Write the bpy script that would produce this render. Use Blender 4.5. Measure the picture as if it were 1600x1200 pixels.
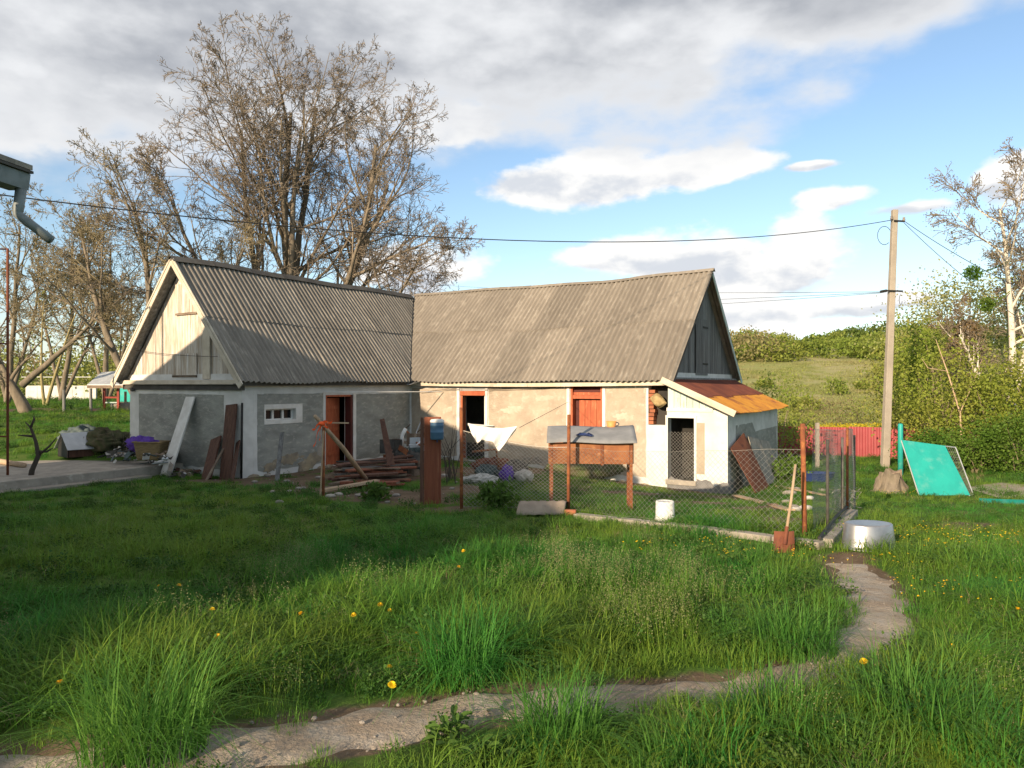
import bpy, bmesh, math, random
import numpy as np
from mathutils import Vector, Matrix, noise as mnoise

for o in list(bpy.data.objects): bpy.data.objects.remove(o)
scn = bpy.context.scene
COL = scn.collection
R = math.radians
rng = random.Random(7)
nrng = np.random.default_rng(11)

# ------------------------------------------------------------------ camera
F = 1120.0            # focal length in pixels of the 1600 px wide photograph
HC = 2.25             # eye height over the yard level at the house
cd = bpy.data.cameras.new('camera'); cam = bpy.data.objects.new('camera', cd); COL.objects.link(cam)
cam.location = (0, 0, HC); cam.rotation_euler = (R(90), 0, 0)
cd.sensor_width = 36; cd.lens = 36*F/1600; cd.clip_end = 6000; cd.clip_start = .05
scn.camera = cam
scn.render.resolution_x = 1024; scn.render.resolution_y = 768
scn.view_settings.view_transform = 'Standard'; scn.view_settings.look = 'None'
scn.view_settings.exposure = 1.32
scn.cycles.max_bounces = 6; scn.cycles.diffuse_bounces = 3; scn.cycles.glossy_bounces = 2; scn.cycles.transmission_bounces = 3; scn.view_settings.gamma = 1.0
scn.view_settings.use_curve_mapping = False

# ------------------------------------------------------------------ sun and sky
SUN_AZ = 33.5         # degrees from straight behind the camera towards the left
SUN_EL = 17.0
sdir = Vector((-math.sin(R(SUN_AZ))*math.cos(R(SUN_EL)), -math.cos(R(SUN_AZ))*math.cos(R(SUN_EL)), math.sin(R(SUN_EL))))
sl = bpy.data.lights.new('sun', 'SUN'); sl.energy = 3.2; sl.angle = R(0.55); sl.color = (1.0, .78, .54)
so = bpy.data.objects.new('sun', sl); COL.objects.link(so)
so.rotation_euler = sdir.to_track_quat('Z', 'Y').to_euler(); so.location = sdir*80

world = bpy.data.worlds.new('World'); scn.world = world; world.use_nodes = True
wt = world.node_tree; wt.nodes.clear()
class NX:
    """tiny expression helper for shader nodes"""
    def __init__(s, tree): s.t = tree
    def n(s, typ, **kw):
        nd = s.t.nodes.new(typ)
        for k, v in kw.items(): setattr(nd, k, v)
        return nd
    def put(s, sock, v):
        if hasattr(v, 'links') or isinstance(v, bpy.types.NodeSocket): s.t.links.new(v, sock)
        else: sock.default_value = v
    def m(s, op, a, b=0.0, c=None):
        nd = s.n('ShaderNodeMath', operation=op); s.put(nd.inputs[0], a); s.put(nd.inputs[1], b)
        if c is not None: s.put(nd.inputs[2], c)
        return nd.outputs[0]
    def ss(s, x, lo, hi):
        nd = s.n('ShaderNodeMapRange', interpolation_type='SMOOTHSTEP'); s.put(nd.inputs[0], x)
        nd.inputs[1].default_value = lo; nd.inputs[2].default_value = hi
        return nd.outputs[0]
    def mix(s, f, a, b):
        nd = s.n('ShaderNodeMix', data_type='RGBA'); s.put(nd.inputs[0], f)
        for sk, v in ((nd.inputs[6], a), (nd.inputs[7], b)):
            s.put(sk, (*v, 1) if isinstance(v, tuple) and len(v) == 3 else v)
        return nd.outputs[2]
    def noise(s, vec, scale, detail=6, rough=.55, dist=0):
        nd = s.n('ShaderNodeTexNoise'); s.put(nd.inputs['Vector'], vec)
        nd.inputs['Scale'].default_value = scale; nd.inputs['Detail'].default_value = detail
        nd.inputs['Roughness'].default_value = rough; nd.inputs['Distortion'].default_value = dist
        return nd.outputs[0]
    def mapping(s, vec, loc=(0,0,0), scale=(1,1,1), rot=(0,0,0)):
        nd = s.n('ShaderNodeMapping'); s.put(nd.inputs[0], vec)
        nd.inputs[1].default_value = loc; nd.inputs[2].default_value = rot; nd.inputs[3].default_value = scale
        return nd.outputs[0]

SKY_STRENGTH = 0.082
def build_sky():
    x = NX(wt)
    out = x.n('ShaderNodeOutputWorld'); bg = x.n('ShaderNodeBackground'); wt.links.new(bg.outputs[0], out.inputs[0])
    bg.inputs[1].default_value = SKY_STRENGTH
    sky = x.n('ShaderNodeTexSky', sky_type='NISHITA'); sky.sun_disc = False
    sky.sun_elevation = R(SUN_EL); sky.sun_rotation = R(180+SUN_AZ); sky.air_density = 1.0; sky.dust_density = .5; sky.ozone_density = 1.6
    tc = x.n('ShaderNodeTexCoord'); vec = tc.outputs['Generated']
    sp = x.n('ShaderNodeSeparateXYZ'); wt.links.new(vec, sp.inputs[0])
    el = x.m('MULTIPLY', x.m('ARCSINE', sp.outputs[2]), 57.2958)
    az = x.m('MULTIPLY', x.m('ARCTAN2', sp.outputs[0], sp.outputs[1]), 57.2958)
    st = x.mapping(vec, scale=(1, 1, 1.9))
    nf = x.noise(st, 9.0, 9, .54)                      # fine billow
    nl = x.noise(x.mapping(st, loc=(.012, .0, -.035)), 9.0, 9, .54)   # the same, shifted: which side is lit
    nb = x.noise(x.mapping(vec, loc=(3.1, 1.7, .4), scale=(1, 1, 2.6)), 2.6, 5, .5)   # broad patches
    # cumulus: (azimuth, elevation, half width, half height), degrees
    def P(px, py): 
        X, Z = (px-800)/F, (600-py)/F
        return math.degrees(math.atan(X)), math.degrees(math.atan(Z/math.hypot(1, X)))
    cl = [(985, 400, 150, 34), (1090, 402, 120, 62), (1258, 400, 78, 74), (1190, 432, 120, 34), (900, 280, 210, 42), (1090, 265, 150, 30), (1305, 310, 60, 20),
          (1420, 325, 100, 14), (1270, 258, 55, 9), (1590, 280, 80, 34), (1215, 520, 30, 22), (1130, 490, 190, 30), (1330, 480, 120, 22), (1400, 470, 60, 16), (640, 420, 130, 50), (690, 190, 90, 50), (30, 150, 120, 80)]
    B = None; U = None
    for (px, py, hw, hh) in cl:
        a, e = P(px, py); wa, we = hw/F*57.3, hh/F*57.3
        dx = x.m('MULTIPLY', x.m('SUBTRACT', az, a), 1/wa); dy = x.m('MULTIPLY', x.m('SUBTRACT', el, e), 1/we)
        r = x.m('SQRT', x.m('ADD', x.m('MULTIPLY', dx, dx), x.m('MULTIPLY', dy, dy)))
        b = x.m('SUBTRACT', 1.0, r)
        u = x.m('MULTIPLY', x.m('MAXIMUM', b, 0.0), dy)
        B = b if B is None else x.m('MAXIMUM', B, b)
        U = u if U is None else x.m('ADD', U, u)
    fine = x.m('MULTIPLY', x.m('SUBTRACT', nf, .5), 2.3)
    dens = x.m('ADD', x.m('MAXIMUM', B, -1.0), fine)
    cm = x.ss(dens, .02, .42)
    # the grey deck overhead
    deckin = x.m('ADD', x.m('MULTIPLY', x.m('SUBTRACT', el, x.m('ADD', x.m('MULTIPLY_ADD', x.ss(az, -16, 0), 4.2, 12.8), x.m('MULTIPLY', x.ss(az, 18, 36), 6.0))), .15),
                 x.m('ADD', x.m('MULTIPLY', x.m('SUBTRACT', nb, .5), 2.6), x.m('MULTIPLY', x.m('SUBTRACT', nf, .5), 1.3)))
    dm = x.ss(deckin, -.05, .70)
    # thin veil of far cloud near the horizon
    veil = x.m('MULTIPLY', x.ss(el, 10, 0), x.m('MULTIPLY_ADD', nb, .5, .12))
    relief = x.m('MULTIPLY', x.m('SUBTRACT', nf, nl), 5.0)
    k = 1/SKY_STRENGTH
    c = lambda r, g, b: (r*k, g*k, b*k)
    base = x.mix(1.0, sky.outputs[0], sky.outputs[0])
    blue = x.n('ShaderNodeMix', data_type='RGBA', blend_type='MULTIPLY'); blue.inputs[0].default_value = 1.0
    wt.links.new(sky.outputs[0], blue.inputs[6]); blue.inputs[7].default_value = (1.0, 1.0, 1.0, 1)
    s1 = x.mix(veil, blue.outputs[2], c(.33, .38, .45))
    lit = x.ss(x.m('ADD', relief, x.m('MULTIPLY', U, 2.2)), -.95, .30)
    s2 = x.mix(cm, s1, x.mix(lit, c(.29, .305, .33), c(.43, .425, .415)))
    dlit = x.ss(x.m('ADD', x.m('MULTIPLY', relief, .30), x.m('MULTIPLY', x.m('SUBTRACT', .52, nb), 4.5)), -.45, 1.1)
    thin = x.ss(deckin, 1.6, .35)
    dcol = x.mix(x.m('MAXIMUM', dlit, x.m('MULTIPLY', thin, .9)), c(.158, .168, .188), c(.36, .366, .376))
    s3 = x.mix(dm, s2, dcol)
    wt.links.new(s3, bg.inputs[0])
build_sky()

# ------------------------------------------------------------------ ground shape
def ss(a, b, x):
    t = np.clip((np.asarray(x, float)-a)/(b-a), 0, 1); return t*t*(3-2*t)
GY = [-30, 3.5, 7, 11, 15, 18, 22, 30, 38, 46]
GZ = [.70, .65, .45, .20, .03, 0, -.03, -.30, -.75, -.80]
def gz(x, y):
    x = np.asarray(x, float); y = np.asarray(y, float)
    z = np.interp(y, GY, GZ)
    z = z - .40*ss(-1, 5.5, x)*ss(11, 17.5, y)
    left = ss(-6.8, -9.8, x)
    z = z*(1-left*ss(18, 30, y)) + left*np.where(y > 17.5, 1.2*(1-np.exp(-(np.maximum(y, 17.5)-17.5)/5)), 0)
    right = ss(-15, 6, x)
    z = z + right*(13.2*ss(36, 205, y) + 3.0*ss(170, 330, y)*ss(20, 120, x)) + (1-right)*6*ss(120, 400, y)
    z = z - right*2.0*ss(60, 5, x)*ss(90, 150, y)
    fade = 1/(1+np.hypot(x, y)/25)
    z = z + fade*(.030*np.sin(1.3*x+.7)*np.sin(1.1*y+.3) + .018*np.sin(3.1*x+1.9*y) + .012*np.sin(5.3*y-2.7*x+1))
    return z
def gf(x, y): return float(gz(x, y))
def ray(px, py): return Vector(((px-800)/F, 1.0, (600-py)/F))
def at(px, py, Y):
    d = ray(px, py); return Vector((d.x*Y, Y, HC+d.z*Y))
def G(px, py, lo=1.5, hi=140):
    """where the sight line through a pixel meets the ground"""
    d = ray(px, py); ys = np.geomspace(lo, hi, 900)
    f = HC+d.z*ys - gz(d.x*ys, ys)
    i = int(np.argmax(f < 0)) if (f < 0).any() else len(ys)-1
    Y = float(ys[i]); return Vector((d.x*Y, Y, gf(d.x*Y, Y)))

# house frame: local x along the right wing (towards the right gable), local y away along the left wing
TH = math.atan2(-.5245, .8514); E1 = Vector((.8514, -.5245, 0)); E2 = Vector((.5245, .8514, 0))
LW = 6.2                                   # left wing length up to the inner corner
HB = Vector((-6.4, 17.0, 0)) + E2*LW        # inner wall corner
def HL(x, y, z): return HB + E1*x + E2*y + Vector((0, 0, z))
def toL(p): q = Vector((p[0], p[1], 0))-HB; return q.dot(E1), q.dot(E2)
def plane_hit(px, py, n, off):
    """sight line against the house-local plane n.p = off (n is E1 or E2)"""
    d = ray(px, py); c = Vector((0, 0, HC)); den = d.dot(n); t = (off + HB.dot(n) - c.dot(n))/den
    p = c + d*t; lx, ly = toL(p); return Vector((lx, ly, p.z))
WG = lambda px, py, o=0: plane_hit(px, py, E2, -LW+o)     # left gable wall
WL = lambda px, py, o=0: plane_hit(px, py, E1, 0+o)       # inner wall of the left wing
WR = lambda px, py, o=0: plane_hit(px, py, E2, 0+o)       # front wall of the right wing

# ------------------------------------------------------------------ mesh and object helpers
class M:
    def __init__(s): s.v = []; s.f = []
    def add(s, vs, fs):
        o = len(s.v); s.v += [tuple(v) for v in vs]; s.f += [tuple(i+o for i in f) for f in fs]; return s
    def box(s, x0, y0, z0, x1, y1, z1):
        return s.add([(x0,y0,z0),(x1,y0,z0),(x1,y1,z0),(x0,y1,z0),(x0,y0,z1),(x1,y0,z1),(x1,y1,z1),(x0,y1,z1)],
                     [(0,3,2,1),(4,5,6,7),(0,1,5,4),(1,2,6,5),(2,3,7,6),(3,0,4,7)])
    def bar(s, p0, p1, w, t, up=(0,0,1), w1=None, t1=None):
        """rectangular bar from p0 to p1, w wide, t thick (thickness along 'up')"""
        p0, p1, up = Vector(p0), Vector(p1), Vector(up); d = (p1-p0).normalized()
        sx = d.cross(up)
        if sx.length < 1e-4: sx = d.cross(Vector((1,0,0)))
        sx.normalize(); sz = sx.cross(d).normalized(); w1 = w if w1 is None else w1; t1 = t if t1 is None else t1
        vs = []
        for p, ww, tt in ((p0, w, t), (p1, w1, t1)):
            for a, b in ((-1,-1),(1,-1),(1,1),(-1,1)): vs.append(p + sx*(a*ww/2) + sz*(b*tt/2))
        return s.add(vs, [(0,1,2,3),(7,6,5,4),(0,4,5,1),(1,5,6,2),(2,6,7,3),(3,7,4,0)])
    def tube(s, pts, rad, n=8, cap=True):
        pts = [Vector(p) for p in pts]
        if not hasattr(rad, '__len__'): rad = [rad]*len(pts)
        o = len(s.v); ref = None
        for i, p in enumerate(pts):
            d = (pts[min(i+1, len(pts)-1)]-pts[max(i-1, 0)])
            d = d.normalized() if d.length > 1e-9 else Vector((0,0,1))
            if ref is None:
                ref = Vector((1,0,0)) if abs(d.x) < .8 else Vector((0,1,0))
            a = (ref - d*ref.dot(d)).normalized(); b = d.cross(a); ref = a
            for k in range(n):
                t = 2*math.pi*k/n; s.v.append(tuple(p + (a*math.cos(t)+b*math.sin(t))*rad[i]))
        for i in range(len(pts)-1):
            for k in range(n):
                q = o+i*n; k2 = (k+1) % n; s.f.append((q+k, q+k2, q+n+k2, q+n+k))
        if cap:
            s.f.append(tuple(range(o+n-1, o-1, -1))); q = o+(len(pts)-1)*n; s.f.append(tuple(range(q, q+n)))
        return s
    def lathe(s, prof, n=24, c=(0,0,0), sx=1, sy=1):
        o = len(s.v)
        for r, z in prof:
            for k in range(n):
                t = 2*math.pi*k/n; s.v.append((c[0]+r*sx*math.cos(t), c[1]+r*sy*math.sin(t), c[2]+z))
        for i in range(len(prof)-1):
            for k in range(n):
                k2 = (k+1) % n; s.f.append((o+i*n+k, o+i*n+k2, o+(i+1)*n+k2, o+(i+1)*n+k))
        return s
    def prism(s, poly, z0, z1):
        """vertical prism over a counter-clockwise polygon"""
        n = len(poly); vs = [(p[0],p[1],z0) for p in poly]+[(p[0],p[1],z1) for p in poly]
        return s.add(vs, [tuple(range(n-1,-1,-1)), tuple(range(n, 2*n))]+[(i,(i+1)%n,n+(i+1)%n,n+i) for i in range(n)])
    def slab(s, poly, t):
        """any planar polygon extruded by the vector t"""
        n = len(poly); t = Vector(t); vs = [Vector(p) for p in poly]+[Vector(p)+t for p in poly]
        return s.add(vs, [tuple(range(n)), tuple(range(2*n-1, n-1, -1))]+[(i,n+i,n+(i+1)%n,(i+1)%n) for i in range(n)])
    def grid(s, fn, nu, nv, thick=None):
        """fn(u,v)->point on 0..1; with thick: a second skin offset by fn's normal"""
        P = [[Vector(fn(i/nu, j/nv)) for i in range(nu+1)] for j in range(nv+1)]
        o = len(s.v); w = nu+1
        for row in P: s.v += [tuple(p) for p in row]
        for j in range(nv):
            for i in range(nu): q = o+j*w+i; s.f.append((q, q+1, q+w+1, q+w))
        if thick:
            o2 = len(s.v)
            for j in range(nv+1):
                for i in range(nu+1):
                    a = P[j][min(i+1,nu)]-P[j][max(i-1,0)]; b = P[min(j+1,nv)][i]-P[max(j-1,0)][i]
                    nn = a.cross(b).normalized(); s.v.append(tuple(P[j][i]-nn*thick))
            for j in range(nv):
                for i in range(nu): q = o2+j*w+i; s.f.append((q, q+w, q+w+1, q+1))
            for i in range(nu):
                s.f.append((o+i, o2+i, o2+i+1, o+i+1)); q = nv*w+i; s.f.append((o+q, o+q+1, o2+q+1, o2+q))
            for j in range(nv):
                a, b = j*w, (j+1)*w; s.f.append((o+a, o+b, o2+b, o2+a)); a, b = a+nu, b+nu; s.f.append((o+a, o2+a, o2+b, o+b))
        return s

def tag(o, label=None, cat=None, group=None, kind=None):
    for k, v in (('label', label), ('category', cat), ('group', group), ('kind', kind)):
        if v: o[k] = v
    return o
def obj(name, m, mat, parent=None, label=None, cat=None, group=None, kind=None, smooth=False, origin=None, bevel=0):
    me = bpy.data.meshes.new(name)
    vs = np.array(m.v, dtype=float).reshape(-1, 3)
    loc = Vector((0,0,0))
    if parent is None:
        loc = Vector(origin) if origin is not None else Vector(((vs[:,0].min()+vs[:,0].max())/2, (vs[:,1].min()+vs[:,1].max())/2, vs[:,2].min()))
        vs = vs - np.array(loc)
    else:
        root = parent
        while root.parent: root = root.parent
        if not root.get('_local'): vs = vs - np.array(root.location)
    me.from_pydata(vs.tolist(), [], m.f); me.update()
    for mm in (mat if isinstance(mat, (list, tuple)) else [mat]): me.materials.append(mm)
    if smooth: me.polygons.foreach_set('use_smooth', [True]*len(me.polygons))
    o = bpy.data.objects.new(name, me); COL.objects.link(o)
    o.location = loc
    if parent: o.parent = parent
    if bevel:
        b = o.modifiers.new('bevel', 'BEVEL'); b.width = bevel; b.segments = 2; b.limit_method = 'ANGLE'
    return tag(o, label, cat, group, kind)
def thing(name, label, cat, loc=(0,0,0), rotz=0, group=None, local=False):
    o = bpy.data.objects.new(name, None); COL.objects.link(o); o.location = loc; o.rotation_euler = (0,0,rotz)
    o.empty_display_size = .2
    if local or rotz: o['_local'] = 1
    return tag(o, label, cat, group)
def copy_tree(o, parent=None):
    c = o.copy(); COL.objects.link(c); c.parent = parent
    for ch in [q for q in bpy.data.objects if q.parent == o]: copy_tree(ch, c)
    return c

# ------------------------------------------------------------------ materials
def mat(name, c1, c2=None, scale=4, lo=.35, hi=.65, rough=.85, metal=0, bump=0, bscale=60, stretch=(1,1,1), c3=None, s3=9, lo3=.55, hi3=.7, rand=0, spec=.3, detail=8, coord='Object', bdist=.01, st3=None):
    m = bpy.data.materials.new(name); m.use_nodes = True; t = m.node_tree; x = NX(t)
    bs = t.nodes['Principled BSDF']; bs.inputs['Roughness'].default_value = rough; bs.inputs['Metallic'].default_value = metal
    bs.inputs['Specular IOR Level'].default_value = spec
    tc = x.n('ShaderNodeTexCoord'); v = tc.outputs[coord]
    oi = x.n('ShaderNodeObjectInfo')
    if rand:   # each piece gets its own stretch of the grain
        cb = x.n('ShaderNodeCombineXYZ')
        for i in range(3): t.links.new(x.m('MULTIPLY', oi.outputs['Random'], (17., 31., 23.)[i]), cb.inputs[i])
        va = x.n('ShaderNodeVectorMath', operation='ADD'); t.links.new(v, va.inputs[0]); t.links.new(cb.outputs[0], va.inputs[1]); v = va.outputs[0]
    mp = x.mapping(v, scale=stretch)
    col = (*c1, 1)
    if c2: col = x.mix(x.ss(x.noise(mp, scale, detail, .6), lo, hi), c1, c2)
    if c3: col = x.mix(x.ss(x.noise(x.mapping(v, loc=(5,3,1), scale=st3 or stretch), s3, 6, .6), lo3, hi3), col, c3)
    if rand:
        hv = x.n('ShaderNodeHueSaturation'); x.put(hv.inputs['Color'], col)
        t.links.new(x.m('MULTIPLY_ADD', oi.outputs['Random'], rand*2, 1-rand), hv.inputs['Value']); col = hv.outputs[0]
    x.put(bs.inputs['Base Color'], col)
    if bump:
        b = x.n('ShaderNodeBump'); b.inputs['Strength'].default_value = bump; b.inputs['Distance'].default_value = bdist
        t.links.new(x.noise(mp, bscale, 6, .65), b.inputs['Height']); t.links.new(b.outputs[0], bs.inputs['Normal'])
    return m
def leafmat(name, c1, c2, scale=1.2, transl=.4, rand=.25, c3=None, s3=.25):
    m = bpy.data.materials.new(name); m.use_nodes = True; t = m.node_tree; x = NX(t); t.nodes.clear()
    out = x.n('ShaderNodeOutputMaterial'); geo = x.n('ShaderNodeNewGeometry'); oi = x.n('ShaderNodeObjectInfo')
    col = x.mix(x.ss(x.noise(geo.outputs['Position'], scale, 4, .6), .35, .65), c1, c2)
    if c3: col = x.mix(x.ss(x.noise(geo.outputs['Position'], s3, 4, .6), .38, .60), col, c3)
    hv = x.n('ShaderNodeHueSaturation'); x.put(hv.inputs['Color'], col)
    t.links.new(x.m('MULTIPLY_ADD', geo.outputs['Random Per Island'], rand*2, 1-rand), hv.inputs['Value'])
    t.links.new(x.m('MULTIPLY_ADD', oi.outputs['Random'], .035, .4825), hv.inputs['Hue'])
    d = x.n('ShaderNodeBsdfPrincipled'); x.put(d.inputs['Base Color'], hv.outputs[0]); d.inputs['Roughness'].default_value = .6; d.inputs['Specular IOR Level'].default_value = .25
    tr = x.n('ShaderNodeBsdfTranslucent'); x.put(tr.inputs[0], hv.outputs[0])
    mx = x.n('ShaderNodeMixShader'); mx.inputs[0].default_value = transl
    t.links.new(d.outputs[0], mx.inputs[1]); t.links.new(tr.outputs[0], mx.inputs[2]); t.links.new(mx.outputs[0], out.inputs[0])
    return m

MT = {}
MT['white_plaster'] = mat('white_plaster', (.66,.66,.64), (.54,.54,.52), 2.2, rough=.9, bump=.35, bscale=25, c3=(.33,.30,.25), s3=3.2, lo3=.62, hi3=.75)
MT['grey_plaster'] = mat('grey_plaster', (.34,.345,.315), (.23,.235,.215), 1.6, lo=.3, hi=.7, rough=.95, bump=1, bscale=22, bdist=.02, c3=(.42,.41,.365), s3=5, lo3=.5, hi3=.72, stretch=(1,1,2.2))
MT['beige_plaster'] = mat('beige_plaster', (.46,.395,.315), (.34,.285,.225), 1.4, lo=.3, hi=.7, rough=.95, bump=1, bscale=22, bdist=.02, c3=(.53,.47,.39), s3=5, lo3=.5, hi3=.75)
MT['stone_base'] = mat('stone_base', (.36,.30,.20), (.22,.19,.15), 3, rough=.95, bump=.9, bscale=12, c3=(.42,.36,.26), s3=5)
MT['slate'] = mat('slate', (.25,.222,.185), (.195,.172,.143), 1.6, rough=.92, bump=.35, bscale=90, c3=(.31,.28,.235), s3=4, lo3=.5, hi3=.72, rand=.14, stretch=(2.2,.7,.7), lo=.2, hi=.8)
MT['slate_dark'] = mat('slate_dark', (.235,.215,.185), (.165,.152,.132), 2.2, rough=.92, bump=.35, bscale=90, c3=(.32,.295,.25), s3=5, lo3=.5, hi3=.72, rand=.14, stretch=(.45,3.2,.45), lo=.3, hi=.7)
MT['pale_plank'] = mat('pale_plank', (.60,.56,.50), (.42,.34,.26), 2.2, rough=.85, bump=.5, bscale=40, stretch=(6,6,.6), c3=(.68,.68,.65), s3=1.5, rand=.16)
MT['grey_plank'] = mat('grey_plank', (.20,.205,.20), (.12,.12,.118), 2.2, rough=.9, bump=.6, bscale=40, stretch=(7,7,.5), c3=(.28,.29,.30), s3=2, rand=.25)
MT['cream_board'] = mat('cream_board', (.62,.56,.46), (.48,.42,.33), 2, rough=.85, bump=.3, bscale=30, rand=.06)
MT['dark_board'] = mat('dark_board', (.10,.095,.085), (.065,.06,.055), 3, rough=.9, bump=.4, rand=.1)
MT['red_paint'] = mat('red_paint', (.42,.115,.05), (.33,.08,.035), 3, rough=.6, bump=.25, bscale=30, c3=(.47,.18,.09), s3=4, rand=.08, stretch=(3,3,.8))
MT['maroon'] = mat('maroon', (.10,.025,.02), (.07,.02,.018), 3, rough=.7)
MT['white_paint'] = mat('white_paint', (.72,.71,.68), (.60,.58,.54), 3, rough=.7, bump=.2, rand=.05)
MT['indoor_shade'] = mat('indoor_shade', (.05,.045,.04), (.03,.03,.028), 2, rough=.95)  # near-black colour puts the shade of the rooms into their surfaces
MT['glass'] = mat('glass', (.012,.013,.015), rough=.2, spec=.15)
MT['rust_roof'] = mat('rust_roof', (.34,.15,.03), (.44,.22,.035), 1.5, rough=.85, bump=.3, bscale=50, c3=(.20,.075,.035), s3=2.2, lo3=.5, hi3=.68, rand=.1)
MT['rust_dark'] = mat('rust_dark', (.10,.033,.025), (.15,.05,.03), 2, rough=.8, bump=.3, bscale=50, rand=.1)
MT['rust'] = mat('rust', (.26,.095,.035), (.16,.055,.028), 7, rough=.85, bump=.4, bscale=60, c3=(.34,.14,.05), s3=11, rand=.1)
MT['rust_sheet'] = mat('rust_sheet', (.15,.05,.03), (.20,.075,.04), 3, rough=.85, bump=.3, c3=(.10,.035,.025), s3=4)
MT['concrete'] = mat('concrete', (.33,.30,.255), (.24,.22,.19), 2.5, rough=.95, bump=.6, bscale=25, c3=(.40,.37,.32), s3=6, rand=.08)
MT['pole_concrete'] = mat('pole_concrete', (.34,.305,.255), (.28,.25,.21), 2.5, rough=.95, bump=.4, bscale=30)
MT['galv'] = mat('galv', (.40,.41,.42), (.32,.33,.35), 6, rough=.38, metal=.8, bump=.06, bscale=12)
MT['tin'] = mat('tin', (.50,.53,.56), (.42,.45,.48), 4, rough=.5, metal=.35)
MT['white_plastic'] = mat('white_plastic', (.74,.74,.72), (.66,.66,.63), 5, rough=.45)
MT['blue_plastic'] = mat('blue_plastic', (.075,.165,.27), (.06,.13,.22), 5, rough=.45)
MT['navy'] = mat('navy', (.02,.04,.13), (.03,.05,.16), 5, rough=.5)
MT['teal'] = mat('teal', (.02,.34,.30), (.018,.30,.27), 3, rough=.5, bump=.08, c3=(.10,.36,.32), s3=3, lo3=.5, hi3=.75, rand=.05)
MT['teal_pale'] = mat('teal_pale', (.40,.55,.52), (.52,.57,.53), 2, rough=.8, bump=.3, stretch=(4,4,.6), c3=(.45,.38,.30), s3=3, rand=.12)
MT['red_fence'] = mat('red_fence', (.33,.065,.075), (.29,.055,.062), 1.2, rough=.55, rand=.06)
MT['brown_board'] = mat('brown_board', (.125,.062,.042), (.085,.042,.03), 3, rough=.8, bump=.4, stretch=(6,6,.7), c3=(.17,.09,.06), s3=3, rand=.2)
MT['red_board'] = mat('red_board', (.22,.075,.04), (.16,.052,.03), 2, rough=.75, bump=.35, stretch=(8,8,.6), c3=(.28,.12,.07), s3=2, rand=.1)
MT['old_wood'] = mat('old_wood', (.20,.155,.115), (.13,.095,.07), 2.5, rough=.9, bump=.5, stretch=(1.5,1.5,1.5), bscale=30, c3=(.28,.22,.16), s3=5, rand=.3)
MT['pale_wood'] = mat('pale_wood', (.44,.33,.22), (.33,.24,.16), 3, rough=.85, bump=.3, rand=.12)
MT['ply_orange'] = mat('ply_orange', (.30,.125,.05), (.22,.085,.04), 5, rough=.8, bump=.3, c3=(.36,.17,.08), s3=9, rand=.08)
MT['cloth_white'] = mat('cloth_white', (.80,.79,.77), (.72,.71,.69), 3, rough=.9, bump=.25, bscale=14)
MT['cloth_orange'] = mat('cloth_orange', (.85,.12,.03), rough=.8)
MT['cloth_purple'] = mat('cloth_purple', (.15,.07,.42), (.10,.05,.30), 6, rough=.8)
MT['tarp'] = mat('tarp', (.085,.115,.115), (.05,.07,.07), 5, rough=.7)
MT['sack'] = mat('sack', (.50,.49,.46), (.38,.37,.34), 6, rough=.85, bump=.3, bscale=20)
MT['black'] = mat('black', (.018,.018,.018), rough=.6)
MT['junk_dark'] = mat('junk_dark', (.06,.055,.05), (.10,.095,.085), 8, rough=.8, rand=.4)
MT['bark'] = mat('bark', (.22,.185,.14), (.14,.118,.09), 3, rough=.95, bump=.7, bscale=14, stretch=(2,2,.5), c3=(.20,.175,.13), s3=2)
MT['twig'] = mat('twig', (.17,.14,.11), (.21,.175,.13), 1, rough=.95)
MT['twig_olive'] = mat('twig_olive', (.20,.17,.11), (.24,.20,.12), 1, rough=.95)
MT['bark_dark'] = mat('bark_dark', (.05,.042,.035), (.075,.062,.05), 3, rough=.95, bump=.6, bscale=14)
MT['birch'] = mat('birch', (.62,.58,.50), (.50,.46,.39), 2, rough=.9, bump=.2, c3=(.08,.07,.06), s3=3.5, lo3=.6, hi3=.66, stretch=(1,1,2.5))
MT['straw'] = mat('straw', (.42,.33,.17), (.30,.22,.11), 12, rough=.95, bump=.8, bscale=40)
MT['wire'] = mat('wire', (.36,.35,.32), rough=.5, metal=.5)
MT['cable'] = mat('cable', (.03,.03,.03), rough=.6)
MT['brick'] = mat('brick', (.36,.14,.07), (.28,.10,.055), 6, rough=.9, bump=.4, rand=.2)
MT['stone'] = mat('stone', (.34,.31,.27), (.22,.20,.18), 6, rough=.95, bump=.6, bscale=20, rand=.2)

# ================================================================== SETTING
# ------------------------------------------------------------------ bare earth, path and grass areas
def blobs(lst):
    out = []
    for px, py, rx, ry in lst:
        p = G(px, py); out.append((p.x, p.y, rx, ry))
    return out
DIRT = blobs([(440,752,1.3,.8),(520,768,1.2,.9),(600,775,1.2,1.0),(660,780,1.1,1.0),(715,770,1.0,1.2),(560,745,2.0,1.2),(660,742,1.6,1.2),(740,735,1.4,1.0),
              (800,735,1.2,.7),(700,797,.7,.4),(340,752,1.2,.5),(1000,770,1.4,.5),(1090,785,1.0,.5),(1230,815,.95,.62),(1180,795,.6,.4),(1150,780,.8,.5),
              (1560,822,1.4,.35),(1500,826,.5,.2),(20,838,1.0,.35),(1318,872,.35,.35),(170,640,2.5,1.5),(60,640,2.0,1.2),(900,760,.5,.3)])
def vnoise(x, y, s):
    return .5*(np.sin(x*s*1.7+1.3*np.sin(y*s*1.1+.5))*np.cos(y*s*1.9+1.1*np.sin(x*s*1.3+2.1))) + .25*np.sin(x*s*4.3+2*np.sin(y*s*3.1))*np.sin(y*s*4.7+1.7)
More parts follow.
